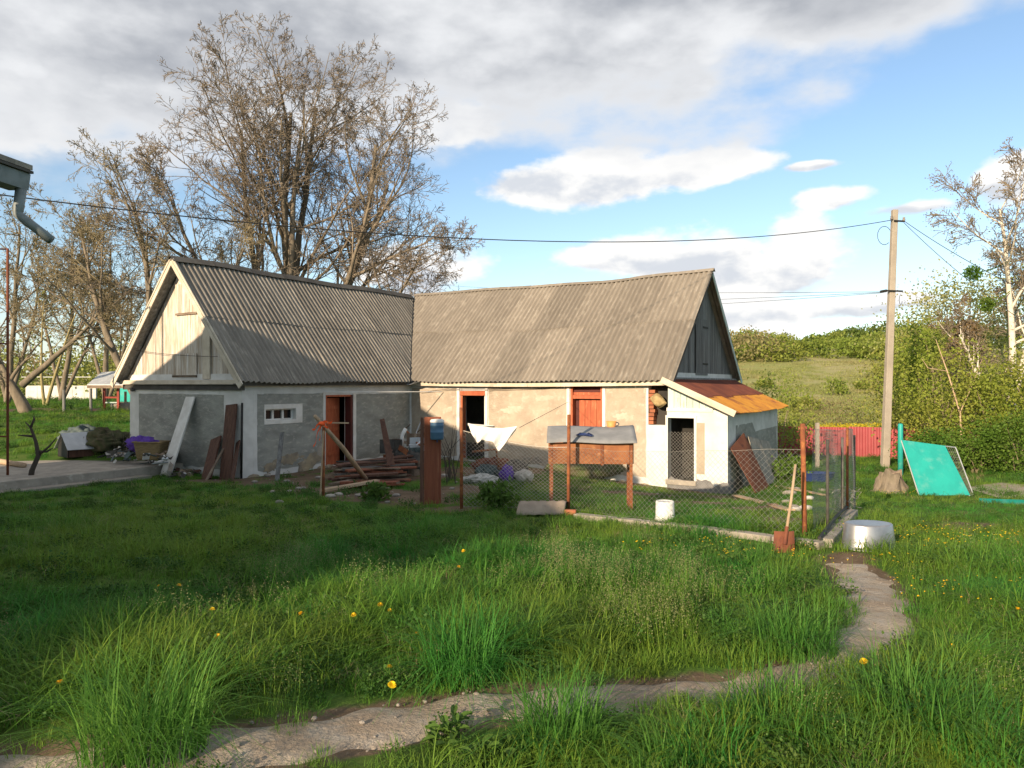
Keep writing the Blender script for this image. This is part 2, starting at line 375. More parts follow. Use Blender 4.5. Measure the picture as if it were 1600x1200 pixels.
def dirt(x, y):
    d = np.zeros_like(np.asarray(x, float))
    for bx, by, rx, ry in DIRT:
        r = np.sqrt(((x-bx)/rx)**2 + ((y-by)/ry)**2); d = np.maximum(d, np.clip(1.35-r, 0, 1))
    d = d + .45*vnoise(x, y, 2.3)*(d > .02)
    lx = (x-HB.x)*E1.x + (y-HB.y)*E1.y; ly = (x-HB.x)*E2.x + (y-HB.y)*E2.y
    apron = np.where((lx > 0) & (ly < 0) & (lx < 10.4), ss(.75, .1, -ly + .2*vnoise(x, y, 3)), 0)
    apron = np.maximum(apron, np.where((ly < 0) & (lx >= 0) & (ly > -6.6), ss(1.1, .2, lx + .3*vnoise(x, y, 3)), 0))
    return np.clip(np.maximum(d, apron), 0, 1)

PATHPX = [(-130,1225,.32),(60,1200,.28),(250,1178,.28),(450,1148,.28),(600,1122,.28),(740,1098,.26),(900,1086,.25),(1050,1078,.25),(1170,1068,.22),(1270,1045,.2),(1335,1010,.24),(1375,968,.30),(1368,930,.32),(1345,898,.28),(1322,878,.22)]
PATHW = [(G(a, b).x, G(a, b).y, w*.84) for a, b, w in PATHPX]
def pathdist(x, y):
    """signed distance outside the path's edge"""
    x = np.asarray(x, float); y = np.asarray(y, float); best = np.full(x.shape, 1e9)
    for (x0, y0, w0), (x1, y1, w1) in zip(PATHW[:-1], PATHW[1:]):
        dx, dy = x1-x0, y1-y0; t = np.clip(((x-x0)*dx+(y-y0)*dy)/(dx*dx+dy*dy), 0, 1)
        best = np.minimum(best, np.hypot(x-x0-t*dx, y-y0-t*dy) - (w0+(w1-w0)*t))
    return best
def inhouse(x, y):
    lx = (x-HB.x)*E1.x + (y-HB.y)*E1.y; ly = (x-HB.x)*E2.x + (y-HB.y)*E2.y
    a = (lx > -4.75) & (lx < .05) & (ly > -LW-.05) & (ly < 6.3)
    b = (lx > -1) & (lx < 10.0) & (ly > -.05) & (ly < 6.3)
    c = (lx > -8) & (lx < -1.9) & (ly > -14) & (ly < -LW)      # concrete terrace
    return a | b | (c & (gz(x, y) < .27))

# ------------------------------------------------------------------ ground sheet
def build_ground():
    na = 360; rad = [0.6]
    while rad[-1] < 3500: rad.append(rad[-1]*1.028 + .01)
    rad = np.array(rad); ang = np.linspace(0, 2*np.pi, na, endpoint=False)
    # finer angles where the camera looks
    w = 1 + 2.2*np.exp(-((ang-np.pi/2)/.75)**2); cdf = np.cumsum(w); ang = np.interp(np.linspace(0, cdf[-1], na, endpoint=False), np.concatenate([[0], cdf]), np.concatenate([ang, [2*np.pi]]))
    X = (rad[:, None]*np.cos(ang)[None]).ravel(); Y = (rad[:, None]*np.sin(ang)[None]).ravel(); Z = gz(X, Y)
    pd = pathdist(X, Y); Z = Z - .035*ss(.12, -.03, pd)
    V = np.stack([X, Y, Z], 1); V = np.vstack([V, [[0, 0, gf(0, 0)]]])
    nr = len(rad); fs = []
    idx = np.arange(nr*na).reshape(nr, na); nx = np.roll(idx, -1, 1)
    q = np.stack([idx[:-1], idx[1:], nx[1:], nx[:-1]], -1).reshape(-1, 4)
    me = bpy.data.meshes.new('ground'); c = nr*na
    me.from_pydata(V.tolist(), [], q.tolist() + [(c, int(a), int(b)) for a, b in zip(idx[0], nx[0])]); me.update()
    me.polygons.foreach_set('use_smooth', [True]*len(me.polygons))
    d = np.maximum(dirt(V[:,0], V[:,1]), .8*ss(.12, -.02, pathdist(V[:,0], V[:,1])))
    a = me.attributes.new('dirt', 'FLOAT', 'POINT'); a.data.foreach_set('value', d.astype(np.float32))
    far = ss(38, 70, V[:,1])
    a = me.attributes.new('meadow', 'FLOAT', 'POINT'); a.data.foreach_set('value', far.astype(np.float32))
    m = bpy.data.materials.new('ground'); m.use_nodes = True; t = m.node_tree; x = NX(t); bs = t.nodes['Principled BSDF']
    bs.inputs['Roughness'].default_value = .95; bs.inputs['Specular IOR Level'].default_value = .1
    geo = x.n('ShaderNodeNewGeometry'); p = geo.outputs['Position']
    a1 = x.n('ShaderNodeAttribute', attribute_name='dirt'); a2 = x.n('ShaderNodeAttribute', attribute_name='meadow')
    turf = x.mix(x.ss(x.noise(p, 1.3, 6), .35, .65), (.055,.12,.02), (.085,.13,.028))
    earth = x.mix(x.ss(x.noise(p, 3.0, 8, .65), .3, .7), (.17,.125,.085), (.10,.075,.052))
    earth = x.mix(x.ss(x.noise(p, 40, 4, .6), .6, .72), earth, (.24,.20,.15))
    mead = x.mix(x.ss(x.noise(x.mapping(p, scale=(1, .5, 1)), .045, 6, .6), .40, .62), (.34,.315,.15), (.26,.28,.095))
    mead = x.mix(x.ss(x.noise(p, .35, 8, .7), .52, .72), mead, (.29,.245,.13))
    mead = x.mix(x.ss(x.noise(x.mapping(p, loc=(9,9,0)), .16, 5, .6), .60, .70), mead, (.13,.16,.045))
    dm = x.ss(x.m('ADD', a1.outputs['Fac'], x.m('MULTIPLY', x.m('SUBTRACT', x.noise(p, 6, 6, .65), .5), .7)), .3, .6)
    c0 = x.mix(a2.outputs['Fac'], turf, mead); c1 = x.mix(dm, c0, earth)
    t.links.new(c1, bs.inputs['Base Color'])
    b = x.n('ShaderNodeBump'); b.inputs['Strength'].default_value = .7; b.inputs['Distance'].default_value = .03
    t.links.new(x.noise(p, 14, 8, .7), b.inputs['Height']); t.links.new(b.outputs[0], bs.inputs['Normal'])
    me.materials.append(m)
    o = bpy.data.objects.new('ground', me); COL.objects.link(o); tag(o, kind='structure')
build_ground()

# ------------------------------------------------------------------ trodden path (thin broken concrete and earth)
def build_path():
    m = M(); n = 260; pts = []
    P = np.array(PATHW); s = np.concatenate([[0], np.cumsum(np.hypot(*np.diff(P[:, :2], axis=0).T))]); tt = np.linspace(0, s[-1], n)
    X = np.interp(tt, s, P[:,0]); Y = np.interp(tt, s, P[:,1]); W = np.interp(tt, s, P[:,2])
    for _ in range(6):
        X[1:-1] = (X[:-2]+2*X[1:-1]+X[2:])/4; Y[1:-1] = (Y[:-2]+2*Y[1:-1]+Y[2:])/4
    nv = 10; vs = []
    for i in range(n):
        j0, j1 = max(i-1, 0), min(i+1, n-1); dx, dy = X[j1]-X[j0], Y[j1]-Y[j0]; L = math.hypot(dx, dy); nx_, ny_ = -dy/L, dx/L
        ea = 1+.16*math.sin(tt[i]*7)+.12*math.sin(tt[i]*17+1); eb = 1+.16*math.sin(tt[i]*6+2)+.12*math.sin(tt[i]*15+4)
        for k in range(nv+1):
            u = -1+2*k/nv; w = W[i]*(eb if u > 0 else ea)*u; x, y = X[i]+nx_*w, Y[i]+ny_*w
            z = gf(x, y) - .022 + .010*math.sin(x*9)*math.sin(y*8) - .02*abs(u)**6
            vs.append((x, y, z))
    fs = [(i*(nv+1)+k, i*(nv+1)+k+1, (i+1)*(nv+1)+k+1, (i+1)*(nv+1)+k) for i in range(n-1) for k in range(nv)]
    m.add(vs, fs)
    mt = mat('path', (.43,.375,.305), (.32,.26,.20), 2.6, lo=.38, hi=.6, rough=.95, bump=1, bscale=30, c3=(.40,.37,.325), s3=5, lo3=.46, hi3=.7, bdist=.04)
    obj('path', m, mt, smooth=True, kind='structure')
    # driveway coming in from the right
    m = M(); pp = [G(1506,762), G(1560,779), G(1640,783), G(1800,786), G(1800,760), G(1640,757), G(1560,755)]
    m.add([(p.x, p.y, p.z+.012) for p in pp], [tuple(range(len(pp)))])
    obj('driveway', m, mat('driveway', (.36,.31,.25), (.28,.24,.19), 3, rough=.95, bump=.6, bscale=25), kind='structure')
build_path()

# ------------------------------------------------------------------ concrete terrace by the left gable
def build_terrace():
    m = M(); m.prism([HL(-7.6,-13.6,0)[:2], HL(-2.2,-13.6,0)[:2], HL(-2.2,-LW-.06,0)[:2], HL(-7.6,-LW-.06,0)[:2]], -.35, .25)
    obj('terrace', m, MT['concrete'], kind='structure', bevel=.015)
    m = M(); m.prism([HL(-2.19,-12.4,0)[:2], HL(-1.85,-12.4,0)[:2], HL(-1.85,-7.3,0)[:2], HL(-2.19,-7.3,0)[:2]], -.2, .075)
    obj('terrace_step', m, MT['concrete'], kind='structure', bevel=.01)
build_terrace()

# ================================================================== FARM BUILDING
bld = thing('farm_building', 'long L-shaped whitewashed farm building with corrugated slate roof and boarded gables', 'building', HB, TH, local=True)
XR, ZR1, ZE1 = -2.33, 5.40, 2.30        # left wing ridge x, ridge height, eave height
S1 = (ZR1-ZE1)/(.30-XR)
YR, ZR2, ZE2 = 3.10, 5.50, 2.36         # right wing ridge y
S2 = (ZR2-ZE2)/(YR+.30)
XE = 8.25                               # right wing end wall
def wallbox(m, x0, y0, z0, x1, y1, z1): m.box(min(x0,x1), min(y0,y1), z0, max(x0,x1), max(y0,y1), z1)

# openings read off the photograph (on their own wall planes)
yw0, yw1 = WL(414,640).y, WL(461,640).y; zw0, zw1 = WL(437,656).z, WL(437,639).z
yd0, yd1 = WL(509,650).y, WL(551,650).y; zd1 = WL(530,617).z
xo0, xo1 = WR(719,650).x, WR(758,650).x; zo1 = WR(740,611).z
xp0, xp1 = WR(891,650).x, WR(941,650).x; zp1 = WR(915,603).z
xn0, xn1 = WR(1013,630).x, XE; zn0, zn1 = WR(1022,664).z, WR(1022,602).z

T = .32; WB = -.7
def walls(WT=2.58):
    # left wing: gable wall, inner wall with window and door, outer wall, back wall
    m = M(); m.box(-4.65, -LW, WB, 0, -LW+T, 2.5); obj('wall', m, MT['white_plaster'], bld)
    m = M(); s = lambda a, b, z0, z1: m.box(-T, a, z0, 0, b, z1)
    s(-LW+T+.002, yw0, WB, WT-.05); s(yw0, yw1, WB, zw0); s(yw0, yw1, zw1, WT-.05); s(yw1, yd0, WB, WT-.05); s(yd0, yd1, zd1, WT-.05); s(yd0, yd1, WB, .02); s(yd1, -.002, WB, WT-.05)
    obj('wall', m, MT['white_plaster'], bld)
    m = M(); m.box(-4.65, -LW+T+.002, WB, -4.65+T, 6.2, WT-.1); obj('wall', m, MT['white_plaster'], bld)
    m = M(); m.box(-4.65+T+.002, 6.2-T, WB, XE-T-.002, 6.2, WT-.1); obj('wall', m, MT['white_plaster'], bld)
    # right wing front wall
    m = M(); s = lambda a, b, z0, z1: m.box(a, 0, z0, b, T, z1)
    WT = 2.44; s(-T, xo0, WB, WT); s(xo0, xo1, zo1, WT); s(xo0, xo1, WB, -.02); s(xo1, xp0, WB, WT); s(xp0, xp1, zp1, WT); s(xp0, xp1, WB, -.1); s(xp1, xn0, WB, WT); s(xn0, XE, WB, zn0); s(xn0, XE, zn1, WT)
    obj('wall', m, MT['white_plaster'], bld)
    m = M(); m.box(XE-T, T+.002, WB, XE-.001, 6.2, 2.55); obj('wall', m, MT['white_plaster'], bld)
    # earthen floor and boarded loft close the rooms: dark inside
    m = M(); m.box(-4.4, -LW+.3, -.3, -T-.01, 5.9, -.05); m.box(-T+.0, T+.01, -.3, XE-T-.01, 5.9, -.06); obj('floor', m, MT['indoor_shade'], bld)
    m = M(); m.box(-4.3, -LW+.34, 2.25, -T-.01, 5.85, 2.3); m.box(-T, T+.01, 2.25, XE-T-.01, 5.85, 2.3); obj('loft_floor', m, MT['indoor_shade'], bld)
    # unseen cross walls, added so daylight does not run through
    obj('daylight_stop', M().box(-4.3, .6, -.04, -T-.01, .75, 2.24), MT['indoor_shade'], bld); obj('daylight_stop', M().box(3.3, T+.02, -.05, 3.45, 5.85, 2.24), MT['indoor_shade'], bld)
walls()

def rough_panel(axis, a0, a1, z0, z1, mt, out=.018, seed=0, hole=None):
    """roughcast panel standing proud of the wall, with a slightly uneven outline"""
    r = random.Random(seed); m = M(); n = 14
    def fn(u, v):
        a = a0+(a1-a0)*u; z = z0+(z1-z0)*v; j = .012
        if u in (0, 1): a += r.uniform(-j, j)
        if v == 0: z += r.uniform(-.03, .03)
        if v == 1: z += r.uniform(-j, j)
        d = out + r.uniform(-.003, .004) if 0 < u < 1 and 0 < v < 1 else .002
        return {'g': (a, -LW-d, z), 'l': (d, a, z), 'r': (a, -d, z)}[axis]
    if hole:
        us = sorted([i/12 for i in range(13)]+[(h-a0)/(a1-a0) for h in hole[:2]]); vz = sorted([i/10 for i in range(11)]+[(h-z0)/(z1-z0) for h in hole[2:]])
        w = len(us); m.v = [fn(u, v) for v in vz for u in us]
        for j in range(len(vz)-1):
            for i in range(w-1):
                a = a0+(a1-a0)*(us[i]+us[i+1])/2; z = z0+(z1-z0)*(vz[j]+vz[j+1])/2
                if not (hole[0] < a < hole[1] and hole[2] < z < hole[3]): q = j*w+i; m.f.append((q, q+1, q+w+1, q+w))
    else: m.grid(fn, n, 10)
    return obj('wall_panel', m, mt, bld)
g0, g1 = WG(217,650).x, WG(350,650).x
rough_panel('g', g0, g1, .18, WG(300,616).z, MT['grey_plaster'], seed=1)
rough_panel('l', WL(402,650).y, yd0-.09, .12, WL(460,615).z, MT['grey_plaster'], seed=2, hole=(yw0-.035, yw1+.2, zw0-.09, zw1+.11))
rough_panel('l', yd1+.14, -.05, .12, WL(600,615).z, MT['grey_plaster'], seed=3)
rough_panel('r', .04, xo0-.13, .1, 2.12, MT['beige_plaster'], seed=4)
rough_panel('r', xo1+.12, xp0-.12, .0, 2.16, MT['beige_plaster'], seed=5)
rough_panel('r', xp1+.1, xn0-.06, -.12, 2.14, MT['beige_plaster'], seed=6)
# rubble footing showing through along the base
def footing():
    r = random.Random(5)
    def stones(fn, L, zb):
        a = .1
        while a < L:
            w = r.uniform(.22, .5); h = r.uniform(.10, .22); m = M(); c = fn(a+w/2)
            z0 = zb(a)-.12; k = r.uniform(.012, .03)
            ring = [(math.cos(q)*w*.5*r.uniform(.85,1.1), math.sin(q)) for q in np.linspace(0, 2*math.pi, 9)[:-1]]
            base = [fn(a+w/2+px, .0) for px, _ in ring]; 
            vs = []; 
            for d, sc in ((0, 1), (k, .93), (k*1.25, .6)):
                for px, sy in ring:
                    q = fn(a+w/2+px*sc, d); vs.append((q[0], q[1], z0+h*.5+sy*h*.5*sc))
            n = len(ring); fs = [(i+j*n, (i+1)%n+j*n, (i+1)%n+(j+1)*n, i+(j+1)*n) for j in range(2) for i in range(n)]+[tuple(range(2*n, 3*n))]
            m.add(vs, fs); obj('stone', m, MT['stone_base'], bld)
            a += w*r.uniform(.95, 2.6)
    g = lambda x, y: gf(*HL(x, y, 0)[:2])
    stones(lambda a, d=0: (.02+d, -LW+a, 0), LW-.2, lambda a: g(.1, -LW+a))
    stones(lambda a, d=0: (a, -.02-d, 0), XE-.2, lambda a: g(a, -.1))
footing()
def patches():
    r = random.Random(23)
    def patch(axis, a, z, w, h, mt):
        n = 30; rim = []; m = M()
        for k in range(n):
            t = k/n*2*math.pi; q = 1+.28*math.sin(2*t+r.uniform(0,1))+.30*r.uniform(-1,1); rim.append((a+w*q*math.cos(t), z+h*q*math.sin(t)))
        d = .0195; f = {'l': lambda p, o: (o, p[0], p[1]), 'r': lambda p, o: (p[0], -o, p[1]), 'g': lambda p, o: (p[0], -LW-o, p[1])}[axis]
        m.add([f(p, .004) for p in rim]+[f((a+(p[0]-a)*.93, z+(p[1]-z)*.93), d) for p in rim]+[f((a, z), d+.004)], [(k, (k+1) % n, n+(k+1) % n, n+k) for k in range(n)]+[(n+k, n+(k+1) % n, 2*n) for k in range(n)])
        obj('plaster_patch', m, MT[mt], bld)
    for px, py, w, h, mt in ((455,715,.34,.20,'stone_base'),(482,722,.30,.24,'stone_base'),(425,728,.22,.14,'stone_base'),(500,700,.12,.22,'concrete')):
        q = WL(px, py); patch('l', q.y, q.z, w, h, mt)
    for px, py, w, h, mt in ((800,640,.35,.12,'beige_light'),(850,622,.30,.08,'beige_light'),(958,735,.24,.12,'concrete'),(830,720,.34,.12,'concrete'),(975,650,.24,.10,'beige_light'),(700,640,.16,.10,'beige_light')):
        q = WR(px, py); patch('r', q.x, q.z, w, h, mt)
MT['beige_light'] = mat('beige_light', (.52,.46,.385), (.44,.385,.31), 5, rough=.95, bump=.8, bscale=30)
patches()
def trims():
    # whitewashed edges round the openings
    m = M(); m.box(.0, yd1+.0, 0, .03, yd1+.11, zd1+.03); obj('door_trim', m, MT['white_paint'], bld)
    m = M(); m.box(.0, yw0-.04, zw0-.1, .035, yw0, zw1+.12); m.box(.0, yw1, zw0-.1, .035, yw1+.22, zw1+.12); m.box(.0, yw0, zw1, .034, yw1, zw1+.12); m.box(.0, yw0, zw0-.1, .034, yw1, zw0); obj('window_surround', m, MT['white_paint'], bld, bevel=.006)
    for x in (xo0-.10, xo1+.015, xp0-.10, xp1+.012):
        m = M(); m.box(x, -.03, -.1, x+.085, 0, 2.13); obj('door_trim', m, MT['white_paint'], bld, bevel=.006)
trims()
def window():
    w = obj('window', M().box(-.16, yw0, zw0, -.10, yw0+.035, zw1).box(-.16, yw1-.035, zw0, -.10, yw1, zw1).box(-.16, yw0+.035, zw1-.03, -.10, yw1-.035, zw1).box(-.16, yw0+.035, zw0, -.10, yw1-.035, zw0+.03), MT['white_paint'], bld)
    for k in (1, 2):
        y = yw0+(yw1-yw0)*k/3; obj('glazing_bar', M().box(-.155, y-.03, zw0+.03, -.09, y+.03, zw1-.03), MT['white_paint'], w)
    for k in range(3):
        a = yw0+(yw1-yw0)*k/3+.035; b = yw0+(yw1-yw0)*(k+1)/3-.035
        obj('pane', M().box(-.135, a, zw0+.03, -.13, b, zw1-.03), MT['glass'], w)
window()
def doors():
    # left wing: plank door standing ajar, dark red jamb
    m = M(); w = (yd1-yd0); hinge = Vector((-.06, yd0+.03, 0)); a = R(22)
    d = obj('door', M().bar(hinge+Vector((0,0,.95)), hinge+Vector((-math.sin(a), math.cos(a), 0))*w*.9+Vector((0,0,.95)), zd1-.12, .04, up=(1,0,0)), MT['red_paint'], bld)
    for z in (.35, 1.0, 1.6):
        q = Vector((.03, 0, z)); obj('batten', M().bar(hinge+q+Vector((0,.05,0)), hinge+Vector((-math.sin(a), math.cos(a), 0))*w*.8+q, .09, .02, up=(1,0,0)), MT['red_paint'], d)
    obj('door_handle', M().tube([hinge+Vector((-math.sin(a)*w*.8+.05, math.cos(a)*w*.8, .95)), hinge+Vector((-math.sin(a)*w*.8+.05, math.cos(a)*w*.8, 1.1))], .012, 6), MT['rust'], d)
    obj('door_frame', M().box(-.2, yd1-.09, .02, .012, yd1, zd1), MT['maroon'], bld)
    obj('door_frame', M().box(-.2, yd0, .02, .012, yd0+.035, zd1).box(-.2, yd0+.035, zd1-.05, .01, yd1-.09, zd1), MT['red_paint'], bld)
    # right wing, open doorway with red frame
    obj('door_frame', M().box(xo0, .02, -.1, xo0+.07, .2, zo1-.13).box(xo0, -.015, zo1-.13, xo1, .2, zo1), MT['red_paint'], bld)
    obj('door_frame', M().box(xo1-.04, .02, -.1, xo1, .2, zo1-.13), MT['white_paint'], bld)
    # right wing, closed red door under a boarded transom
    zt = WR(915,622).z
    fr = obj('door_frame', M().box(xp0, .0, -.1, xp0+.07, .22, zp1).box(xp1-.05, .0, -.1, xp1, .22, zp1).box(xp0+.07, .02, zt-.02, xp1-.05, .2, zt+.08), MT['red_paint'], bld)
    obj('transom_board', M().box(xp0+.07, .06, zt+.085, xp1-.05, .09, zp1-.17), MT['red_paint'], bld)
    obj('transom_board', M().box(xp0+.07, .09, zp1-.165, xp1-.05, .12, zp1), MT['maroon'], bld)
    n = 4; x0, x1 = xp0+.20, xp1-.055; d = obj('door', M().box(xp0+.075, .20, -.09, xp1-.055, .23, zt-.025), MT['maroon'], bld)
    for k in range(n):
        a = x0+(x1-x0)*k/n; b = x0+(x1-x0)*(k+1)/n-.008
        obj('plank', M().box(a, .15+.004*(k % 2), -.08, b, .195, zt-.06), MT['red_paint'], d)
    obj('door_handle', M().tube([(x1-.1, .13, .85), (x1-.1, .10, .88), (x1-.1, .10, 1.0), (x1-.1, .13, 1.03)], .01, 6), MT['rust'], d)
doors()
def sag(x): return -.07*math.sin(math.pi*min(max((x+1)/9.3, 0), 1))
# eave boards, wall plates
def eaves():
    m = M()
    for k in range(7):
        a = -LW-.28+k*(LW+.1)/7; b = a+(LW+.1)/7-.004
        obj('fascia', M().box(.16, a, ZE1-.09, .185, b, ZE1+.06), MT['dark_board'], bld)
    for k in range(8):
        a = .24+k*(XE-.05)/8; b = a+(XE-.05)/8-.004; d0, d1 = sag(a)*.66-.02, sag(b)*.66-.02
        obj('fascia', M().slab([(a,-.22,ZE2-.12+d0),(b,-.22,ZE2-.12+d1),(b,-.22,ZE2-.02+d1),(a,-.22,ZE2-.02+d0)], (0,.025,0)), MT['cream_board'], bld)
    obj('soffit', M().box(0.002, -LW-.25, ZE1-.06, .158, -.2, ZE1-.04), MT['dark_board'], bld)
    obj('soffit', M().box(.2, -.19, ZE2-.10, XE, -.002, ZE2-.08), MT['dark_board'], bld)
eaves()
# ---- corrugated roof sheets, each one an object
roof = obj('roof', M().add([(XR,-LW-.1,ZR1-.12),(XR,3,ZR1-.12),(XR+.05,3,ZR1-.16),(XR+.05,-LW-.1,ZR1-.16)],[(0,1,2,3)]).box(XR-.05,-LW+.1,ZR1-.24,XR+.05,3,ZR1-.13).box(XR,YR-.05,ZR2-.30,XE-.05,YR+.05,ZR2-.2), MT['dark_board'], bld)
PITCH, AMP = .15, .029
def clip(o, n, keep_pos, d=0.0):
    bm = bmesh.new(); bm.from_mesh(o.data); n = Vector(n)
    bmesh.ops.bisect_plane(bm, geom=bm.verts[:]+bm.edges[:]+bm.faces[:], plane_co=n*(d/n.length_squared), plane_no=n, clear_outer=not keep_pos, clear_inner=keep_pos)
    bm.to_mesh(o.data); bm.free(); return len(o.data.vertices)
def sheets(fn, a0, a1, L, mt, parent, width=1.2, rows=2, cuts=(), seed=0, pitch=PITCH, amp=AMP, up=.03, jit=.012, name='roof_sheet', eavejit=.03):
    r = random.Random(seed)
    for row in range(rows):
        b0 = L*row/rows - (.12 if row else 0); b1 = L*(row+1)/rows
        a = a0 - (width*.5 if row % 2 else 0)
        while a < a1-.02:
            x0 = max(a, a0); x1 = min(a+width+.06, a1)
            if x1-x0 > .08:
                dj = r.uniform(-jit, jit); sl = r.uniform(-.006, .006); ej = r.uniform(0, eavejit); hz = (rows-1-row)*up*.0
                nu = max(4, int((x1-x0)/pitch*8)); k = int(round((a-a0)/width)) % 2
                def f(u, v):
                    aa = x0+(x1-x0)*u; bb = b0+(b1-b0+ (ej if row == rows-1 else 0))*v + sl*(u-.5)*2
                    h = amp*math.sin(2*math.pi*aa/pitch) + dj*.5 + .008*k + up*(1-(v if row == 0 else v)) * 0 + (up*(.5) if row < rows-1 else 0)*v
                    return fn(aa, bb, h)
                m = M(); m.grid(f, nu, 4, thick=.007); o = obj(name, m, mt, parent)
                for n, pos, d in cuts:
                    if len(o.data.vertices): clip(o, n, pos, d)
                if not len(o.data.polygons): bpy.data.objects.remove(o)
            a += width
L1 = math.hypot(.30-XR, ZR1-ZE1); c1, s1 = (.30-XR)/L1, (ZR1-ZE1)/L1
L2 = math.hypot(YR+.30, ZR2-ZE2); c2, s2 = (YR+.30)/L2, (ZR2-ZE2)/L2
VAL = (S1, S2, 0)
wob = lambda a, b: .02*math.sin(a*.9+b*.7)+.012*math.sin(a*2.1-b)
fnA = lambda a, b, h: (XR+c1*b+s1*h, a, ZR1-s1*b+c1*h + wob(a, b))                       # inner slope, left wing
fnA2 = lambda a, b, h: (XR-c1*b-s1*h, a, ZR1-s1*b+c1*h)
fnB = lambda a, b, h: (a, YR-c2*b-s2*h, ZR2-s2*b+c2*h + sag(a)*(.6+.4*(1-b/L2)) + wob(a, b))   # front slope, right wing
fnB2 = lambda a, b, h: (a, YR+c2*b+s2*h, ZR2-s2*b+c2*h + sag(a))
sheets(fnA, -LW-.32, 3.1, L1, MT['slate_dark'], roof, cuts=[(VAL, False, -.02)], seed=1)
sheets(fnA2, -LW-.32, 6.4, L1, MT['slate_dark'], roof, cuts=[(VAL, False, .199)], seed=2)
sheets(fnB, -2.5, XE+.27, L2, MT['slate'], roof, cuts=[(VAL, True, .02)], seed=3)
sheets(fnB2, -4.9, XE+.27, L2, MT['slate'], roof, cuts=[(VAL, True, .199)], seed=4)
def caps():
    n = 8
    for k in range(n):
        a0 = -LW-.34+k*9.3/n; a1 = a0+9.3/n+.05; z = ZR1+.035+.006*(k % 2)
        f = lambda u, v: (XR+(v-.5)*.30, a0+(a1-a0)*u, z+.03-abs(v-.5)*.30*1.0+wob(a0+(a1-a0)*u, 0))
        obj('ridge_cap', M().grid(f, 3, 6, thick=.008), MT['dark_board'], roof)
    n = 9
    for k in range(n):
        a0 = XR+k*(XE+.27-XR)/n; a1 = a0+(XE+.27-XR)/n+.04; z = ZR2+.03+.006*(k % 2)
        f = lambda u, v: (a0+(a1-a0)*u, YR+(v-.5)*.22, z+.02-abs(v-.5)*.22*.8+sag(a0+(a1-a0)*u)+wob(a0+(a1-a0)*u, 0))
        obj('ridge_cap', M().grid(f, 3, 6, thick=.008), MT['slate'], roof)
    # valley flashing and its crumpled end over the inner corner
    obj('valley_flashing', M().grid(lambda u, v: (-2.33*u+(v-.5)*.34+.2*(1-u), 2.99*u+(v-.5)*.30-.25*(1-u), 2.33+(5.36-2.33)*u-.03-.08*(1-abs(v-.5)*2)), 8, 4, thick=.004), MT['tin'], roof)
    obj('valley_flashing', M().grid(lambda u, v: (.02+.55*u, -.42+.28*v-.1*u, 2.30-.07*math.sin(math.pi*u)+.03*v), 8, 3, thick=.006), MT['tin'], roof)
caps()
# ---- boarded gables
def gable_left():
    g = obj('gable', M().box(-4.62, -LW+.1, 2.3, -.03, -LW+.14, 2.34), MT['dark_board'], bld)
    top = lambda x: ZR1-S1*abs(x-XR)-.10
    xs = [-4.88]; r = random.Random(3)
    while xs[-1] < .2: xs.append(xs[-1]+r.uniform(.13,.19))
    xs = [min(x, .23) for x in xs]
    i = min(range(len(xs)), key=lambda q: abs(xs[q]-XR)); xs[i] = XR
    hx0, hx1 = WG(275,470).x, WG(308,470).x; hz0, hz1 = WG(290,492).z, WG(290,443).z
    for a, b in zip(xs[:-1], xs[1:]):
        b -= .006
        if b-a < .02: continue
        y = -LW+.03-r.uniform(0,.012); zb = 2.36
        m = M(); m.slab([(a,y,zb),(b,y,zb),(b,y,max(top(b),zb+.01)),(a,y,max(top(a),zb+.01))], (0,.024,0)); obj('plank', m, MT['pale_plank'], g)
    h = obj('loft_hatch', M().box(hx0, -LW-.022, hz0, hx1, -LW+.0, hz0+.05), MT['old_wood'], bld)
    n = 6
    for k in range(n):
        a = hx0+(hx1-hx0)*k/n; b = a+(hx1-hx0)/n-.008
        obj('plank', M().slab([(a,-LW-.02,hz0+.055),(b,-LW-.02,hz0+.055),(b,-LW-.02,min(hz1,top(b)-.12)),(a,-LW-.02,min(hz1,top(a)-.12))], (0,.02,0)), MT['pale_plank'], h)
    hx0, hx1 = WG(270,570).x, WG(308,570).x
    h = obj('loft_hatch', M().box(hx0, -LW-.022, 2.42, hx1, -LW+.0, 2.47), MT['old_wood'], bld)
    for k in range(n):
        a = hx0+(hx1-hx0)*k/n; b = a+(hx1-hx0)/n-.008
        obj('plank', M().box(a,-LW-.02,2.475,b,-LW,3.02), MT['pale_plank'], h)
    obj('post_cover', M().box(WG(318,560).x, -LW-.03, 2.37, WG(329,560).x, -LW, 3.9), MT['cream_board'], bld)
    obj('gable_sill', M().box(-4.95, -LW-.13, 2.24, .16, -LW+.0, 2.35), MT['cream_board'], bld, bevel=.006)
    obj('gable_beam', M().box(-4.9, -LW-.05, 2.10, .1, -LW-.002, 2.235), MT['dark_board'], bld)
    for sx in (1, -1):
        p0 = Vector((XR, -LW-.30, ZR1+.0)); p1 = Vector((XR+sx*(.34-XR), -LW-.30, ZE1-.06))
        obj('bargeboard', M().bar(p0+Vector((sx*.02,0,-.06)), p1+Vector((0,0,-.04)), .025, .17, up=(0,0,1)), MT['cream_board'], bld)
        obj('soffit', M().slab([(XR+sx*.05,-LW-.28,ZR1-.12),(XR+sx*.05,-LW+.02,ZR1-.12),(XR+sx*2.58,-LW+.02,ZE1+.02),(XR+sx*2.58,-LW-.28,ZE1+.02)], (0,0,.02)), MT['grey_plank'], bld)
gable_left()
